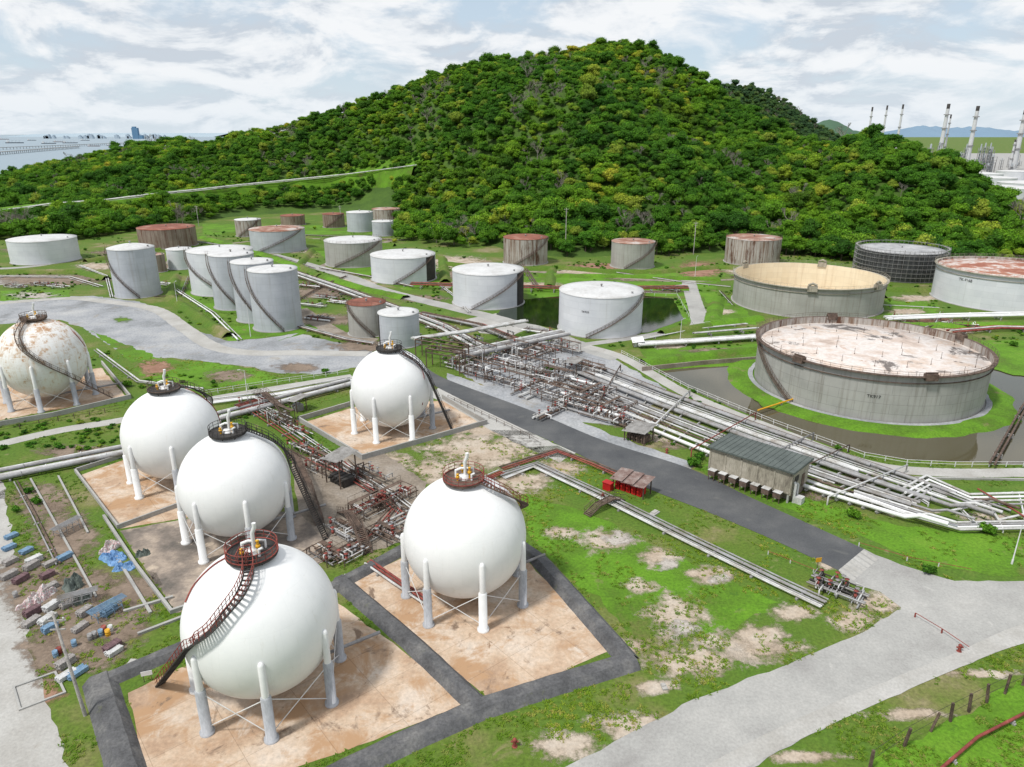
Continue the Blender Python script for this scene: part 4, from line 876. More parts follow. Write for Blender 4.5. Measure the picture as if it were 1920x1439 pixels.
rack(120,1145,.5,m_pipeg,'steel rack carrying pipe lengths'); rack(185,1170,1.0,m_blueg,'blue painted steel rack with pipe lengths'); rack(115,1010,1.2,m_pipeg,'steel rack standing on bare soil')
dm=MB(); dm.lathe([(0,.88),(.28,.88),(.3,.9),(.3,.6),(.32,.58),(.3,.56),(.3,.32),(.32,.3),(.3,.28),(.3,0)],14)
dms={}
for u,v,mt in [(196,1185,m_red),(203,1192,m_yel),(190,1192,m_blueg),(208,1184,m_pipew),(105,1232,m_blueg),(112,1226,m_red),(170,1200,m_pipeg),(178,1196,m_pipeg),(140,1212,m_blueg),(30,1120,m_pipeg)]:
    if mt.name not in dms: o=dm.obj('steel_drum',[mt],None,P(u,v)); dms[mt.name]=o.data
    else: o=inst('steel_drum',dms[mt.name],None,P(u,v))
    tag(o,'weathered steel drum standing in the scrap yard','drum','drums in the scrap yard')
def hydrant(u,v):
    mb=MB(); mb.tube([(0,0,0),(0,0,.9)],.18,10); mb.lathe([(0,1.15),(.15,1.05),(.24,.9),(.24,.85),(0,.85)],12); mb.tube([(-.4,0,.65),(.4,0,.65)],.11,8); mb.lathe([(.3,.0),(.3,.08),(0,.08)],12)
    tag(mb.obj('fire_hydrant',[m_red],None,P(u,v)),'small weathered red fire hydrant in grass','hydrant','hydrants')
for u,v in [(965,1400),(1798,1222),(1250,850),(1130,935)]: hydrant(u,v)
def lamp(u,vb,vt,label='slim grey lamp post with short arm',h=None):
    b=P(u,vb); h=h or hgt(u,vb,vt); e=thing('lamp_post',label,'lamp post',b,rnd.uniform(0,6),'lamp posts')
    mb=MB(); mb.lathe([(.14,0),(.14,.8),(.09,.9),(.06,h)],8); mb.tube([(0,0,h),(1.0,0,h+.25)],.04,5); mb.obj('pole',[m_rail],e)
    mb=MB(); mb.box(1.2,0,h+.27,.7,.28,.12); mb.obj('lamp_head',[m_pipew],e)
for a in [(470,632,572),(333,572,530),(463,735,695),(1303,520,482),(1897,1058,985),(1655,520,476),(1275,640,600),(205,420,400),(905,700,655)]: lamp(*a)
def pole(u,vb,h,lean=0,label='tall wooden power pole with crossarm'):
    b=P(u,vb); e=thing('power_pole',label,'power pole',b,rnd.uniform(-.3,.3),'power poles'); e.rotation_euler[1]=lean
    mb=MB(); mb.lathe([(.2,0),(.12,h),(0,h)],8); mb.obj('pole',[m_wood],e)
    mb=MB(); mb.box(0,0,h-.9,2.2,.14,.16); mb.box(0,0,h-2,1.6,.14,.14); mb.obj('crossarm',[m_wood],e)
    for x in(-.9,0,.9):
        mb=MB(); mb.lathe([(0,h-.5),(.09,h-.55),(.09,h-.8),(0,h-.82)],8,0,x); mb.obj('insulator',[m_rail],e)
pole(160,1342,hgt(160,1342,1150),-.05); pole(373,425,14); pole(1060,478,24); pole(1300,478,17); pole(640,425,14)
b=P(1531,1072); e=thing('warning_sign','small yellow warning sign on a post','sign',b,.2)
mb=MB(); mb.tube([(0,0,0),(0,0,2.2)],.05,6); mb.obj('post',[m_rust],e); mb=MB(); mb.box(0,-.07,2,.9,.04,.7); mb.obj('sign_plate',[m_yel],e)
b=P(278,1278); e=thing('notice_board','small white notice plate on two posts','sign',b,.3)
for x in(-.4,.4):
    mb=MB(); mb.tube([(x,0,0),(x,0,1.2)],.04,6); mb.obj('post',[m_rust],e)
mb=MB(); mb.box(0,-.06,1.2,1.2,.04,.6); mb.obj('sign_plate',[m_white],e)
for u,v,w,d in [(655,1082,1.6,.8),(245,1250,2,1),(1225,965,2.5,1),(1245,1290,.9,.6)]:
    mb=MB(); mb.box(0,0,.12,w,d,.24); mb.box(w*.2,d*.1,.3,w*.5,d*.7,.12); tag(mb.obj('concrete_slab',[m_light],None,P(u,v),rnd.random()*3),'loose concrete slab lying on the ground','slab','loose slabs')
# ------------------------------------------------------------------ hills
RT=[(-250,330,850,440,200),(0,322,850,440,180),(60,305,840,440,180),(120,290,820,440,180),(200,275,800,450,180),(270,256,790,470,190),(330,252,790,500,200),(400,260,790,540,200),(450,242,790,560,250),(500,234,780,570,300),(560,215,780,575,300),(640,190,770,575,300),(720,165,765,560,300),(780,142,760,530,300),(860,118,750,450,300),(940,105,750,385,300),(1000,95,750,370,300),(1060,85,750,360,300),(1120,70,750,360,300),(1165,66,750,365,300),(1210,75,750,370,300),(1260,95,740,375,300),(1300,120,730,375,300),(1340,152,700,375,250),(1400,192,680,375,220),(1440,213,650,370,200),(1500,243,610,370,200),(1550,256,570,370,200),(1600,241,540,365,220),(1650,241,520,365,220),(1700,251,500,360,220),(1760,276,480,360,220),(1800,300,470,360,220),(1850,330,460,360,200),(1900,360,450,360,200),(1950,385,440,360,200),(2050,420,440,370,150),(2200,440,440,380,100)]
def mk(T,tree):
    a=[];Yb=[];Yr=[];Z=[];Yf=[]
    for u,v,yr,yb,yf in T:
        d=ray(u,v); a.append(d.x/d.y);Yr.append(yr);Yb.append(yb);Yf.append(yf);Z.append(H+yr/d.y*d.z-tree)
    return [np.array(q) for q in(a,Yb,Yr,Z,Yf)]
T1=mk(RT,9.5)
T2=mk([(1200,200,1080,900,150),(1320,160,1080,900,150),(1370,154,1080,900,150),(1410,158,1080,900,150),(1450,172,1080,900,150),(1500,203,1080,900,150),(1545,236,1080,900,150),(1600,262,1080,900,150),(1700,285,1080,900,150)],7)
def colh(x,y,T):
    a=x/np.maximum(y,1); f=lambda k:np.interp(a,T[0],T[k])
    Yb,Yr,Z,Yf=f(1),f(2),f(3),f(4); s=np.clip((y-Yb)/(Yr-Yb),0,1); p=.5*s+.5*(3*s*s-2*s**3)
    q=np.clip((y-Yr)/Yf,0,1); p=np.where(y>Yr,.5+.5*np.cos(pi*q),p)
    w=4*s*(1-s)*np.clip(Z/90,0,1)
    fold=(8*np.sin(x*.022+1.4*np.sin(y*.011)+.6)+4*np.sin(x*.05+y*.02)+2*np.sin(y*.045-x*.013))*w
    return Z*p+fold-1.2
def height(x,y):
    x=np.asarray(x,float);y=np.asarray(y,float)
    h1=colh(x,y,T1); a=x/np.maximum(y,1); h2=np.where((a>T2[0][0])&(a<T2[0][-1]),colh(x,y,T2),-2); return np.maximum(h1,h2)
xs=np.arange(-900,1100,9.);ys=np.arange(345,1260,9.); X,Y=np.meshgrid(xs,ys); Zt=height(X,Y)
nx=len(xs);ny=len(ys); me=bpy.data.meshes.new('hill'); idx=np.arange(nx*ny).reshape(ny,nx)
fs=np.stack([idx[:-1,:-1],idx[:-1,1:],idx[1:,1:],idx[1:,:-1]],-1).reshape(-1,4)
me.from_pydata(np.stack([X,Y,Zt],-1).reshape(-1,3).tolist(),[],fs.tolist()); me.materials.append(m_hill); me.polygons.foreach_set('use_smooth',[True]*len(fs)); me.update()
struct(inst('hill',me))
def PT(u,v,o=0):
    d=ray(u,v); t=300.
    while t<1500:
        p=V((0,0,H))+d*t
        if p.z<=max(0,float(height(p.x,p.y)))+o: return p
        t+=1.5
    return P(u,v)
hr=[PT(p[0],p[1],7.5) for p in [(-60,412),(0,398),(100,384),(200,377),(290,366),(370,358),(450,349),(560,338),(650,329),(720,320),(780,312)]]
hr=smoothline(hr,3)
mb=MB(); L2=[]
for i,p in enumerate(hr):
    a=hr[max(0,i-1)];b=hr[min(len(hr)-1,i+1)];d=b-a;d.z=0;d.normalize();n=V((-d.y,d.x,0))
    q=p+n*16; q.z=max(p.z+.8,float(height(q.x,q.y))+1.5); f=p-n*10; f.z=max(-.5,float(height(f.x,f.y))-1); L2+=[q,p+n*2.5,p-n*2.5,f]
mb.add(L2,[(4*i+k,4*i+k+1,4*i+5+k,4*i+4+k) for i in range(len(hr)-1) for k in range(3)])
for i in range(len(mb.f)): mb.m[i]=1 if i%3==1 else 0
struct(mb.obj('hillside_road',[m_lush,m_conc]))
bundle(None,3,1.3,(.28,.42),[m_pipew,m_pipeg],.6,'thick pale pipe beside the hillside road',.1,25,world=[p-V((0,2.2,0)) for p in hr[::3]])
hx=np.array([p.x for p in hr]);hy=np.array([p.y for p in hr]); so_=np.argsort(hx); hx=hx[so_];hy=hy[so_]
# ------------------------------------------------------------------ trees
def crown(seed,w=8.5,h=7.5,n=1500,big=1.0):
    r=np.random.RandomState(seed); nl=15; vs=[];fs=[];ti=[]
    cen=[]
    for k in range(nl):
        a=r.rand()*2*pi;q=(r.rand()**.6)*w*.35; z=3.2+h*(.12+.56*r.rand()*(1-(q/(w*.5))**2*.6)); cen.append((q*cos(a),q*sin(a),z,w*(.13+.11*r.rand())))
    cen.append((0,0,3+h*.5,w*.27))
    per=n//len(cen)
    for (cx,cy,cz,R) in cen:
        lt=r.rand()*.3+.3
        o=len(vs); 
        nu,nv=7,4
        for j in range(nv+1):
            ph=-pi/2+pi*j/nv
            for i in range(nu): 
                a=2*pi*i/nu; q=R*.76*(1+.15*r.randn()); vs.append((cx+q*cos(ph)*cos(a),cy+q*cos(ph)*sin(a),cz+q*.85*sin(ph)))
        for j in range(nv):
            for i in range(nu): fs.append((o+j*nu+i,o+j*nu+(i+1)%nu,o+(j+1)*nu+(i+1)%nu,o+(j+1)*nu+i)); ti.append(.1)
        for k in range(per):
            d=r.randn(3); d[2]=abs(d[2])*1.1-.35; d/=np.linalg.norm(d)+1e-9
            p=np.array([cx,cy,cz])+d*R*np.array([1,1,.85])*(.8+.45*r.rand()); nn=d+r.randn(3)*.45; nn/=np.linalg.norm(nn)
            t=np.cross(nn,r.randn(3)); t/=np.linalg.norm(t)+1e-9; b=np.cross(nn,t); s1=(.15+.24*r.rand())*big;s2=s1*(.5+.4*r.rand())
            o=len(vs); vs+= [tuple(p-t*s1),tuple(p+b*s2+nn*.05),tuple(p+t*s1),tuple(p-b*s2)]; fs.append((o,o+1,o+2,o+3))
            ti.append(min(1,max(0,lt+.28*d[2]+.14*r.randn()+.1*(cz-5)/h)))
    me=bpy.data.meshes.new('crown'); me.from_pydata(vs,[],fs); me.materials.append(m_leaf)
    at=me.attributes.new('tint','FLOAT','FACE'); at.data.foreach_set('value',ti); me.update(); return me
def trunkmesh(seed):
    r=random.Random(seed); mb=MB()
    mb.lathe([(.38,-.6),(.3,.6),(.22,3),(.14,5.5),(.05,7.2)],8)
    for k in range(5):
        a=k*1.3+r.random(); z=2+k*.7; l=r.uniform(1.8,3); mb.tube([(0,0,z),(l*.5*cos(a),l*.5*sin(a),z+1),(l*cos(a),l*sin(a),z+2.4)],.09,5)
    me=mb.obj('tmp',[m_bark]); d=me.data; bpy.data.objects.remove(me); return d
def bare(seed):
    r=random.Random(seed); mb=MB(); mb.lathe([(.3,-.6),(.2,3),(.08,7)],6)
    def br(p,d,l,q,dep):
        e=p+d*l; mb.tube([p,e],q,3 if dep else 4,cap=False)
        if dep<3:
            for k in range(4): 
                nd=(d+V((r.uniform(-.7,.7),r.uniform(-.7,.7),r.uniform(0,.5)))).normalized(); br(e if k else p.lerp(e,.6),nd,l*.7,q*.6,dep+1)
    for k in range(6):
        a=k+r.random(); br(V((0,0,2.5+k*.9)),V((cos(a),sin(a),.9)).normalized(),2.4,.09,0)
    me=mb.obj('tmp',[m_twig],fix=False); d=me.data; bpy.data.objects.remove(me); return d
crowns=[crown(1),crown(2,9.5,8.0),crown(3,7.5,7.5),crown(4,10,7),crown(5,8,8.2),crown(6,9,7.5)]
trunks=[trunkmesh(k) for k in range(3)]; bares=[bare(1),bare(2)]
FR=[(-300,452),(0,452),(160,452),(250,436),(380,418),(430,405),(520,398),(600,396),(700,390),(738,386),(748,452),(860,468),(930,462),(1060,486),(1140,478),(1240,482),(1350,476),(1480,482),(1590,492),(1700,505),(1790,508),(1920,492),(2200,470)]
fa=[];fy=[]
for u,v in FR: p=P(u,v); fa.append(p.x/p.y); fy.append(p.y)
fa=np.array(fa);fy=np.array(fy)
g=5.9; gx,gy=np.meshgrid(np.arange(-760,780,g),np.arange(325,1120,g)); gx=gx.ravel()+npr.uniform(-2.7,2.7,gx.size);gy=gy.ravel()+npr.uniform(-2.7,2.7,gy.size)
a=gx/gy; front=np.interp(a,fa,fy); Yr=np.interp(a,T1[0],T1[2])
ok=(np.abs(a)<.86)&(gy>front+2)&((gy<Yr+30)|((a>.2)&(a<.47)&(gy>970)&(gy<1105)))
ry_=np.interp(gx,hx,hy); onr=(gx>hx.min())&(gx<hx.max())&(gy-ry_<7)&(gy-ry_>-5); ok&=~onr
for (x,y,r,h) in ALLT: ok&=((gx-x)**2+(gy-y)**2>(r+6)**2)
gx=gx[ok];gy=gy[ok]; gz=np.maximum(height(gx,gy),0)-.4
vis=(np.abs(gx/gy)<.76); order=np.argsort(np.where(vis,gy,9999)); near=order[:290]; far=order[290:]
lumps=np.array([mn.noise(V((x*.02,y*.02,5))) for x,y in zip(gx,gy)])
k=0
for i in near:
    e=thing('broadleaf_tree','dense green broadleaf tree at forest edge','tree',(gx[i],gy[i],gz[i]),npr.rand()*6.28,'trees at the forest edge')
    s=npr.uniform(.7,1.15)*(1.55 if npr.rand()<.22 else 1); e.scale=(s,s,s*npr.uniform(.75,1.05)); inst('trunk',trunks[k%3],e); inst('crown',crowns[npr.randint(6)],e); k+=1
def scatter(name,pts,scl,rot,idx,meshes,mat=None):
    me=bpy.data.meshes.new(name); me.from_pydata(pts.tolist(),[],[])
    for nme,dat,ty in(('scl',scl,'FLOAT_VECTOR'),('rot',rot,'FLOAT_VECTOR')):
        at=me.attributes.new(nme,ty,'POINT'); at.data.foreach_set('vector',np.asarray(dat,np.float32).ravel())
    at=me.attributes.new('idx','INT','POINT'); at.data.foreach_set('value',np.asarray(idx,np.int32))
    o=inst(name,me); ng=bpy.data.node_groups.new(name,'GeometryNodeTree'); ng.interface.new_socket('Geometry',in_out='INPUT',socket_type='NodeSocketGeometry'); ng.interface.new_socket('Geometry',in_out='OUTPUT',socket_type='NodeSocketGeometry')
    N=ng.nodes; gi=N.new('NodeGroupInput');go=N.new('NodeGroupOutput'); ip=N.new('GeometryNodeInstanceOnPoints'); jn=N.new('GeometryNodeJoinGeometry')
    for mm in reversed(meshes):
        so=bpy.data.objects.new(name+'_source',mm); oi=N.new('GeometryNodeObjectInfo'); oi.inputs['Object'].default_value=so; oi.inputs['As Instance'].default_value=True
        ng.links.new(oi.outputs['Geometry'],jn.inputs[0])
    def na(n,t):
        q=N.new('GeometryNodeInputNamedAttribute'); q.data_type=t; q.inputs['Name'].default_value=n; return [s for s in q.outputs if s.enabled and s.name=='Attribute'][0]
    ng.links.new(gi.outputs[0],ip.inputs['Points']); ng.links.new(jn.outputs[0],ip.inputs['Instance']); ip.inputs['Pick Instance'].default_value=True
    ng.links.new(na('idx','INT'),ip.inputs['Instance Index']); ng.links.new(na('rot','FLOAT_VECTOR'),ip.inputs['Rotation']); ng.links.new(na('scl','FLOAT_VECTOR'),ip.inputs['Scale'])
    ng.links.new(ip.outputs[0],go.inputs[0]); md=o.modifiers.new('scatter','NODES'); md.node_group=ng; o["kind"]="stuff"; return o
def scat(name,x,y,z,smin,smax,nm,meshes,zs=(.8,1.1)):
    n=len(x); s=npr.uniform(smin,smax,n); return scatter(name,np.stack([x,y,z],1),np.stack([s,s,s*npr.uniform(zs[0],zs[1],n)],1),np.stack([np.zeros(n),np.zeros(n),npr.rand(n)*6.28],1),npr.randint(0,nm,n),meshes)
n=len(far); lowf=np.clip((620-gy[far])/250,0,1)
s=npr.uniform(.6,1.0,n)*(1+.2*lumps[far])*(1+.15*lowf)*np.where(npr.rand(n)<.10+.14*lowf,1.55,1); scl=np.stack([s,s,s*npr.uniform(.72,1.05,n)],1); rot=np.stack([np.zeros(n),np.zeros(n),npr.rand(n)*6.28],1)
idx=npr.randint(0,6,n); bmask=(npr.rand(n)<np.where(lumps[far]<-.27,.26,.012)); idx[bmask]=6+npr.randint(0,2,bmask.sum())
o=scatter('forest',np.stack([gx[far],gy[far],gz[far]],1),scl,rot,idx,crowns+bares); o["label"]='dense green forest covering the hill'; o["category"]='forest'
sh=crown(9,2.6,1.8,420,.75)
for i in range(len(sh.vertices)): sh.vertices[i].co.z-=3.0
for u,v in [(70,945),(55,925),(1310,862),(1300,875),(1740,1075),(1350,880),(400,720),(240,725),(610,700),(1560,565),(930,500),(900,500),(1040,505),(1130,508),(1250,505),(1335,500),(160,470),(420,440),(590,430),(760,470),(800,480),(230,480),(1480,505),(1580,510),(1030,700),(1600,970),(1850,1000),(30,960),(870,485),(1120,500),(740,455),(640,460),(560,440),(1350,520),(1500,515),(1640,540),(1800,640),(1900,650)]:
    b=P(u,v); o=tag(inst('shrub',sh,None,b,rnd.random()*6,rnd.uniform(.6,1.3)),'small green shrub in rough grass','shrub','shrubs in rough grass')
def inside(x,y):
    keep=np.ones(len(x),bool)
    for pg in HARD:
        ins=np.zeros(len(x),bool); j=len(pg)-1
        for i in range(len(pg)):
            xi,yi=pg[i];xj,yj=pg[j]
            if yi!=yj: ins^=((yi>y)!=(yj>y))&(x<(xj-xi)*(y-yi)/(yj-yi)+xi)
            j=i
        keep&=~ins
    return keep
N=16000; y=130+npr.rand(N)*330; x=(npr.rand(N)*2-1)*(y*.8); keep=inside(x,y)
nz=np.array([mn.noise(V((a*.04,b*.04,8)))+.6*mn.noise(V((a*.15,b*.15,2))) for a,b in zip(x,y)]); keep&=(nz>.22)
for (tx,ty,r,h) in ALLT: keep&=((x-tx)**2+(y-ty)**2>(r+2)**2)
x=x[keep];y=y[keep]; o=scat('undergrowth',x,y,np.zeros(len(x)),.18,.65,1,[sh],(.5,.9)); o["label"]='low weeds and scrub between the tanks'; o["category"]='undergrowth'; nug=len(x)
def tuft(seed):
    r=random.Random(seed); mb=MB()
    for k in range(14):
        a=r.random()*6.28;l=r.uniform(.12,.3);x=r.uniform(-.3,.3);y=r.uniform(-.3,.3); d=V((cos(a),sin(a),0)); n=V((-d.y,d.x,0))*.05; p=V((x,y,0)); q=p+d*l*.6+V((0,0,l*.5)); t=p+d*l*1.3+V((0,0,l*.65))
        mb.add([p-n,p+n,q+n,q-n,t],[(0,1,2,3),(3,2,4)])
    o=mb.obj('tmp',[m_blade],fix=False); me=o.data; bpy.data.objects.remove(o)
    at=me.attributes.new('tint','FLOAT','FACE'); at.data.foreach_set('value',[r.uniform(.35,.8) for _ in me.polygons]); return me
N=60000; y=45+150*npr.rand(N)**1.3; x=(npr.rand(N)*2-1)*(y*.82+8); keep=inside(x,y)
nz=np.array([mn.noise(V((a*.12,b*.12,0)))+.5*mn.noise(V((a*.5,b*.5,2))) for a,b in zip(x,y)]); keep&=nz>.05
x=x[keep];y=y[keep]; o=scat('grass_tufts',x,y,np.zeros(len(x)),.4,1.0,3,[tuft(1),tuft(2),tuft(3)]); o["label"]='rough grass tufts over open ground'; o["category"]='grass'
# ------------------------------------------------------------------ distance
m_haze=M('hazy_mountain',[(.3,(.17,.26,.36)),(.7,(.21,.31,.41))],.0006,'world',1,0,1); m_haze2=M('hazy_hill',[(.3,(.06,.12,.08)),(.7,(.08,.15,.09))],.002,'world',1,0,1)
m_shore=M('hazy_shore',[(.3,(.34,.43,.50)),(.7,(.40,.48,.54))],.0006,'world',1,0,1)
def ridge(pts,Yd,mat,name):
    q=[]
    for i in range(len(pts)-1):
        for k in range(8):
            t=k/8;u=pts[i][0]*(1-t)+pts[i+1][0]*t;v=pts[i][1]*(1-t)+pts[i+1][1]*t+mn.noise(V((u*.08,1,1)))*(3 if mat is not m_shore else 1); d=ray(u,v); q.append(V((d.x/d.y*Yd,Yd,max(1,H+Yd/d.y*d.z))))
    vs=[];
    for p in q: vs+=[V((p.x,p.y-Yd*.06,-2)),V((p.x,p.y-Yd*.02,p.z*.6)),p,V((p.x,p.y+Yd*.1,-2))]
    mb=MB(); mb.add(vs,[(4*i+k,4*i+k+1,4*i+5+k,4*i+4+k) for i in range(len(q)-1) for k in range(3)],0,True); struct(mb.obj(name,[mat]))
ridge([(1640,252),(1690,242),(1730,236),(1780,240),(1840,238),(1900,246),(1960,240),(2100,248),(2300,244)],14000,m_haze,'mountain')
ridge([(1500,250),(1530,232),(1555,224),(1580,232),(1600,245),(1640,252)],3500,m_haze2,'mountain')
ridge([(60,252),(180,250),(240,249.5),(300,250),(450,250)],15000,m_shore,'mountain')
def far_pt(u,Yd,z=0): d=ray(u,260); return V((d.x/d.y*Yd,Yd,z))
m_stack=M('chimney_concrete',[(.3,(.55,.56,.58)),(.7,(.68,.68,.68))],.05,'obj',.8,0)
m_vess=M('hazy_vessel_steel',[(.3,(.3,.33,.36)),(.7,(.42,.45,.48))],.1,'obj',.8,0)
sheet('concrete_ground',[(560,700),(1500,700),(2600,2400),(1100,2400)],.02,m_conc,0,False,True)
for u,vt,w,Yd,lb in [(1627,201,3.6,1700,'slim'),(1654,198,3.6,1700,'slim'),(1683,196,4,1700,'slim'),(1767,195,6,1500,'tall pale'),(1822,199,6,1400,'tall pale'),(1912,206,6.5,1300,'tall pale'),(1775,215,3,1520,'slim'),(1905,262,3,1300,'slim')]:
    p=far_pt(u,Yd); d=ray(u,vt); h=H+Yd/d.y*d.z
    e=thing('refinery_chimney',lb+' refinery chimney with dark top','chimney',p,0,'refinery chimneys')
    mb=MB(); mb.lathe([(w*.75,0),(w*.5,h*.92)],16); mb.obj('shaft',[m_stack],e); mb=MB(); mb.lathe([(w*.5,h*.92),(w*.5,h),(w*.4,h),(w*.4,h*.95)],16); 
    mb.obj('dark_top',[m_dark],e)
    for q in(.35,.6,.82):
        mb=MB(); mb.lathe([(w*.55,h*q),(w*.95,h*q),(w*.95,h*q+1.5)],16,0,sm=False); mb.obj('gallery',[m_pipeg],e)
for k in range(36):
    u=rnd.uniform(1748,1935);Yd=rnd.uniform(1150,1500); p=far_pt(u,Yd); h=rnd.uniform(8,26) if k%5 else rnd.uniform(30,42); w=rnd.uniform(4,10)
    e=thing('process_unit','hazy grey refinery process tower with platforms','refinery unit',p,rnd.random(),'refinery process units')
    mb=MB(); nl=int(h/5)+1
    for z in range(nl): mb.box(0,0,z*5+.3,w,w,.35)
    for sx in(-1,1):
        for sy in(-1,1): mb.box(sx*w*.45,sy*w*.45,h/2,.5,.5,h)
    mb.obj('steel_structure',[m_pipeg],e)
    mb=MB(); mb.lathe([(w*.18,0),(w*.18,h*1.1),(w*.08,h*1.15),(0,h*1.16)],12); mb.obj('vessel',[m_vess],e)
for u,Yd,r,h in [(1900,640,26,16),(1950,700,26,16),(1880,820,22,14),(1860,900,20,14),(1915,1000,20,12)]:
    p=far_pt(u,Yd); e=thing('storage_tank','large white distant storage tank beyond forest','storage tank',p,0,'cylindrical storage tanks'); o=inst('wall',wallmesh(r,h,48),e); o.data.materials.append(t_white)
    mb=MB(); mb.lathe([(r+.2,h),(r*.5,h+1.2),(0,h+2)],48); mb.obj('roof',[r_pale],e)
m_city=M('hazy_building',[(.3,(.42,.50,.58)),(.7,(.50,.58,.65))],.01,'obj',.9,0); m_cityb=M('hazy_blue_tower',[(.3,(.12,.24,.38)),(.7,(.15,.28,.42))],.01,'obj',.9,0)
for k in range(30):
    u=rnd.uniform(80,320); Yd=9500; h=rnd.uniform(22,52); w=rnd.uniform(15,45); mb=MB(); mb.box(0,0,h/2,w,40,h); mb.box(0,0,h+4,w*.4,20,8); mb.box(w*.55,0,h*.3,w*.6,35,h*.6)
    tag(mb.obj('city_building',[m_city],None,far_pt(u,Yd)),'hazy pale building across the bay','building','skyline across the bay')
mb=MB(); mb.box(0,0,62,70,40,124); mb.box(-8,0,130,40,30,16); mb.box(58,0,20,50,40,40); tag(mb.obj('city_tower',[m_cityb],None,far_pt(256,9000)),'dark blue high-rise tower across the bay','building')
def ship(u,v,L,hullm,label):
    b=P(u,v); b.z=.3; e=thing('cargo_ship',label,'ship',b,rnd.uniform(-.2,.2),'ships at anchor'); w=L*.07;h=L*.05; mb=MB()
    vs=[];sec=[(-.5,.8),(-.42,1),(.3,1),(.42,.6),(.5,.03)]
    for x,k in sec: vs+=[(x*L,-w*k*.7,-1),(x*L,w*k*.7,-1),(x*L*1.02,w*k,h),(x*L*1.02,-w*k,h)]
    for i in range(4):
        for k in range(4): mb.f.append((4*i+k,4*i+(k+1)%4,4*i+4+(k+1)%4,4*i+4+k))
    mb.f+=[(0,1,2,3),(16,17,18,19)]; mb.v=vs; mb.m=[0]*len(mb.f); mb.sm=[False]*len(mb.f); mb.obj('hull',[hullm],e)
    mb=MB(); mb.box(-L*.38,0,h+L*.04,L*.12,w*1.5,L*.08); mb.box(-L*.38,0,h+L*.09,L*.08,w*1.8,L*.02); mb.tube([(-L*.42,0,h),(-L*.42,0,h+L*.13)],L*.012,8); mb.obj('bridge_house',[m_white],e)
    mb=MB()
    for x in(-.15,.05,.25): mb.tube([(x*L,0,h),(x*L,0,h+L*.09),(x*L+L*.08,0,h+L*.1)],L*.006,4)
    mb.obj('deck_crane',[m_vess],e)
m_hull=M('dark_hull',[(.3,(.12,.15,.19)),(.7,(.17,.18,.2))],.1,'obj',.7,0); m_hull2=M('red_hull',[(.3,(.24,.14,.13)),(.7,(.3,.18,.16))],.1,'obj',.7,0)  # dark hull paled, distance haze put into its base colour
for u,v,L,hm,lb in [(28,269,110,m_hull,'dark cargo ship at anchor'),(92,270,90,m_hull,'dark cargo ship at anchor'),(112,267,80,m_hull2,'reddish cargo ship at anchor'),(132,269,90,m_hull,'dark cargo ship at anchor'),(176,275,60,m_hull2,'reddish barge at anchor'),(212,274,60,m_hull,'dark barge at anchor'),(60,264,90,m_hull,'dark cargo ship at anchor'),(8,262,100,m_hull2,'reddish cargo ship at anchor'),(160,264,90,m_hull,'dark cargo ship at anchor')]: ship(u,v,L,hm,lb)
for (a,b) in [((-60,296),(150,278)),((-60,284),(235,271))]:
    p=P(*a);q=P(*b); d=q-p; e=thing('pier','long concrete jetty on piles over the sea','pier',V((p.x,p.y,.3)),0,'jetties')
    mb=MB(); m_=d/2; mb.box(m_.x,m_.y,8,d.length,10,2,math.atan2(d.y,d.x)); mb.obj('deck',[m_conc],e)
    pm=MB(); pm.tube([(0,0,-1),(0,0,7.2)],1.0,6); po=None
    for k in range(60):
        q=d*(k/60)
        if po is None: po=pm.obj('pile',[m_conc],e,q)
        else: inst('pile',po.data,e,q)
# ------------------------------------------------------------------ camera, light, sky
cam=bpy.data.cameras.new('camera'); co=bpy.data.objects.new('camera',cam); COL.objects.link(co); co.location=(0,0,H); co.rotation_euler=(pi/2-TH,0,0)
cam.sensor_width=36; cam.lens=F/1920*36; cam.clip_start=.5; cam.clip_end=80000; SC.camera=co
sd=V((-.45,-.35,.95)).normalized(); el=math.asin(sd.z); rt=math.atan2(sd.x,sd.y)
sl=bpy.data.lights.new('sun','SUN'); sl.energy=3.5; sl.angle=radians(7); sl.color=(1,.97,.91); so=bpy.data.objects.new('sun',sl); COL.objects.link(so); so.rotation_euler=sd.to_track_quat('Z','Y').to_euler(); so.location=(0,0,300)
w=bpy.data.worlds.new('World'); SC.world=w; w.use_nodes=True; nt=w.node_tree; bg=nt.nodes['Background']; bg.inputs[1].default_value=1.0
sk=nt.nodes.new('ShaderNodeTexSky'); sk.sky_type='NISHITA'; sk.sun_disc=False; sk.sun_elevation=el; sk.sun_rotation=rt%(2*pi)
sk.air_density=1; sk.dust_density=.6
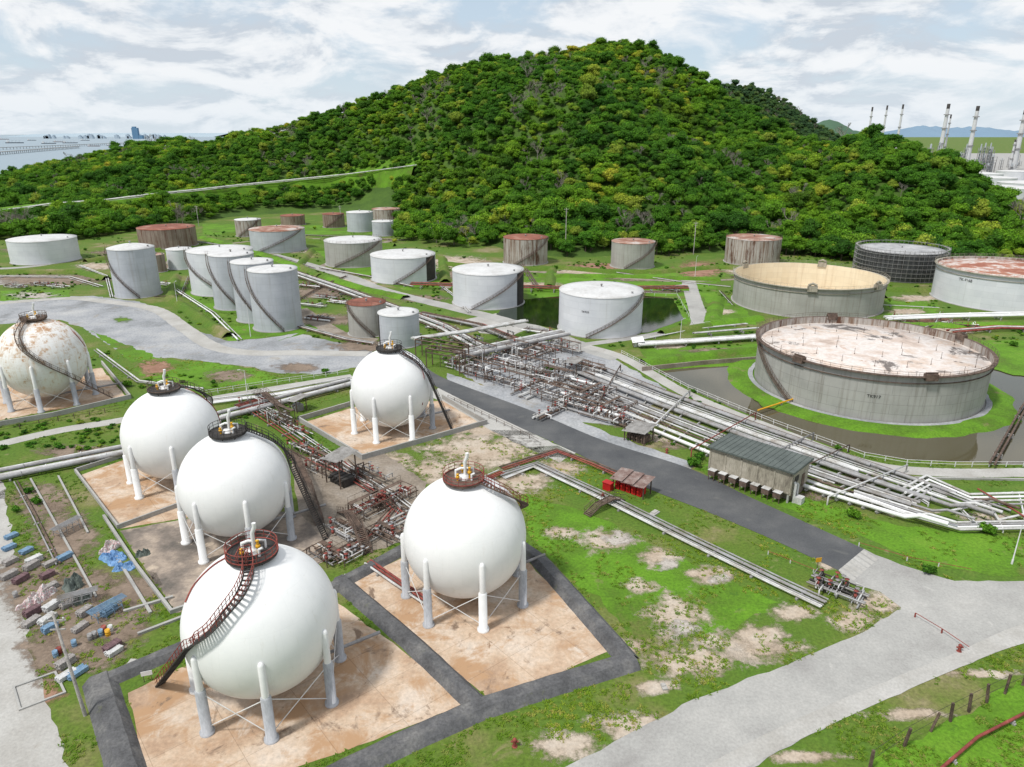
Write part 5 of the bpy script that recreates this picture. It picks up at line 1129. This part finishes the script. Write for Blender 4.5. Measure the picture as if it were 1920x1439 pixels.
tc=nt.nodes.new('ShaderNodeTexCoord'); sp=nt.nodes.new('ShaderNodeSeparateXYZ'); lk(nt,tc.outputs['Generated'],sp.inputs[0])
def ma(op,a,b=None,c=None):
    q=nt.nodes.new('ShaderNodeMath'); q.operation=op
    for i,v in enumerate((a,b,c)):
        if v is None: continue
        if isinstance(v,(int,float)): q.inputs[i].default_value=v
        else: lk(nt,v,q.inputs[i])
    return q.outputs[0]
def plane(k,sh=0):
    zz=ma('ADD',ma('MAXIMUM',ma('ADD',sp.outputs[2],sh),0.0),k); cx=ma('DIVIDE',sp.outputs[0],zz); cy=ma('DIVIDE',sp.outputs[1],zz)
    cb=nt.nodes.new('ShaderNodeCombineXYZ'); lk(nt,cx,cb.inputs[0]); lk(nt,cy,cb.inputs[1]); return cb.outputs[0]
pl=plane(.30); pl2=plane(.30,-.014)
n1=noi(nt,pl,2.6,12,.60,.35); n1b=noi(nt,pl2,2.6,12,.60,.35); n2=noi(nt,pl,1.5,6,.55,.2); n3=noi(nt,pl,8,8,.65,.2)
cov=ramp(nt,[(.36,G(0)),(.52,G(1))]); lk(nt,n1,cov.inputs[0])
dens=ma('MULTIPLY_ADD',ma('SUBTRACT',n1b,n1),2.0,n2); dens=ma('MULTIPLY_ADD',ma('SUBTRACT',n3,.5),.2,dens)
br=ramp(nt,[(.34,(.98,.98,.985)),(.48,(.90,.915,.935)),(.56,(.78,.81,.85)),(.68,(.58,.63,.70))]); lk(nt,dens,br.inputs[0])
skc=mix(nt,1.0,sk.outputs[0],(.10,.10,.10),'MULTIPLY')
hz=ramp(nt,[(0,G(.6)),(.08,G(.18)),(.3,G(0))]); lk(nt,sp.outputs[2],hz.inputs[0])
skc=mix(nt,.65,skc,(.64,.77,.90)); 
c=mix(nt,ma('MULTIPLY',cov.outputs[0],.93),skc,br.outputs[0]); c=mix(nt,hz.outputs[0],c,(.72,.81,.89)); lk(nt,c,bg.inputs[0])
SC.view_settings.view_transform='Standard'; SC.view_settings.look='None'; SC.view_settings.exposure=0; SC.view_settings.gamma=1
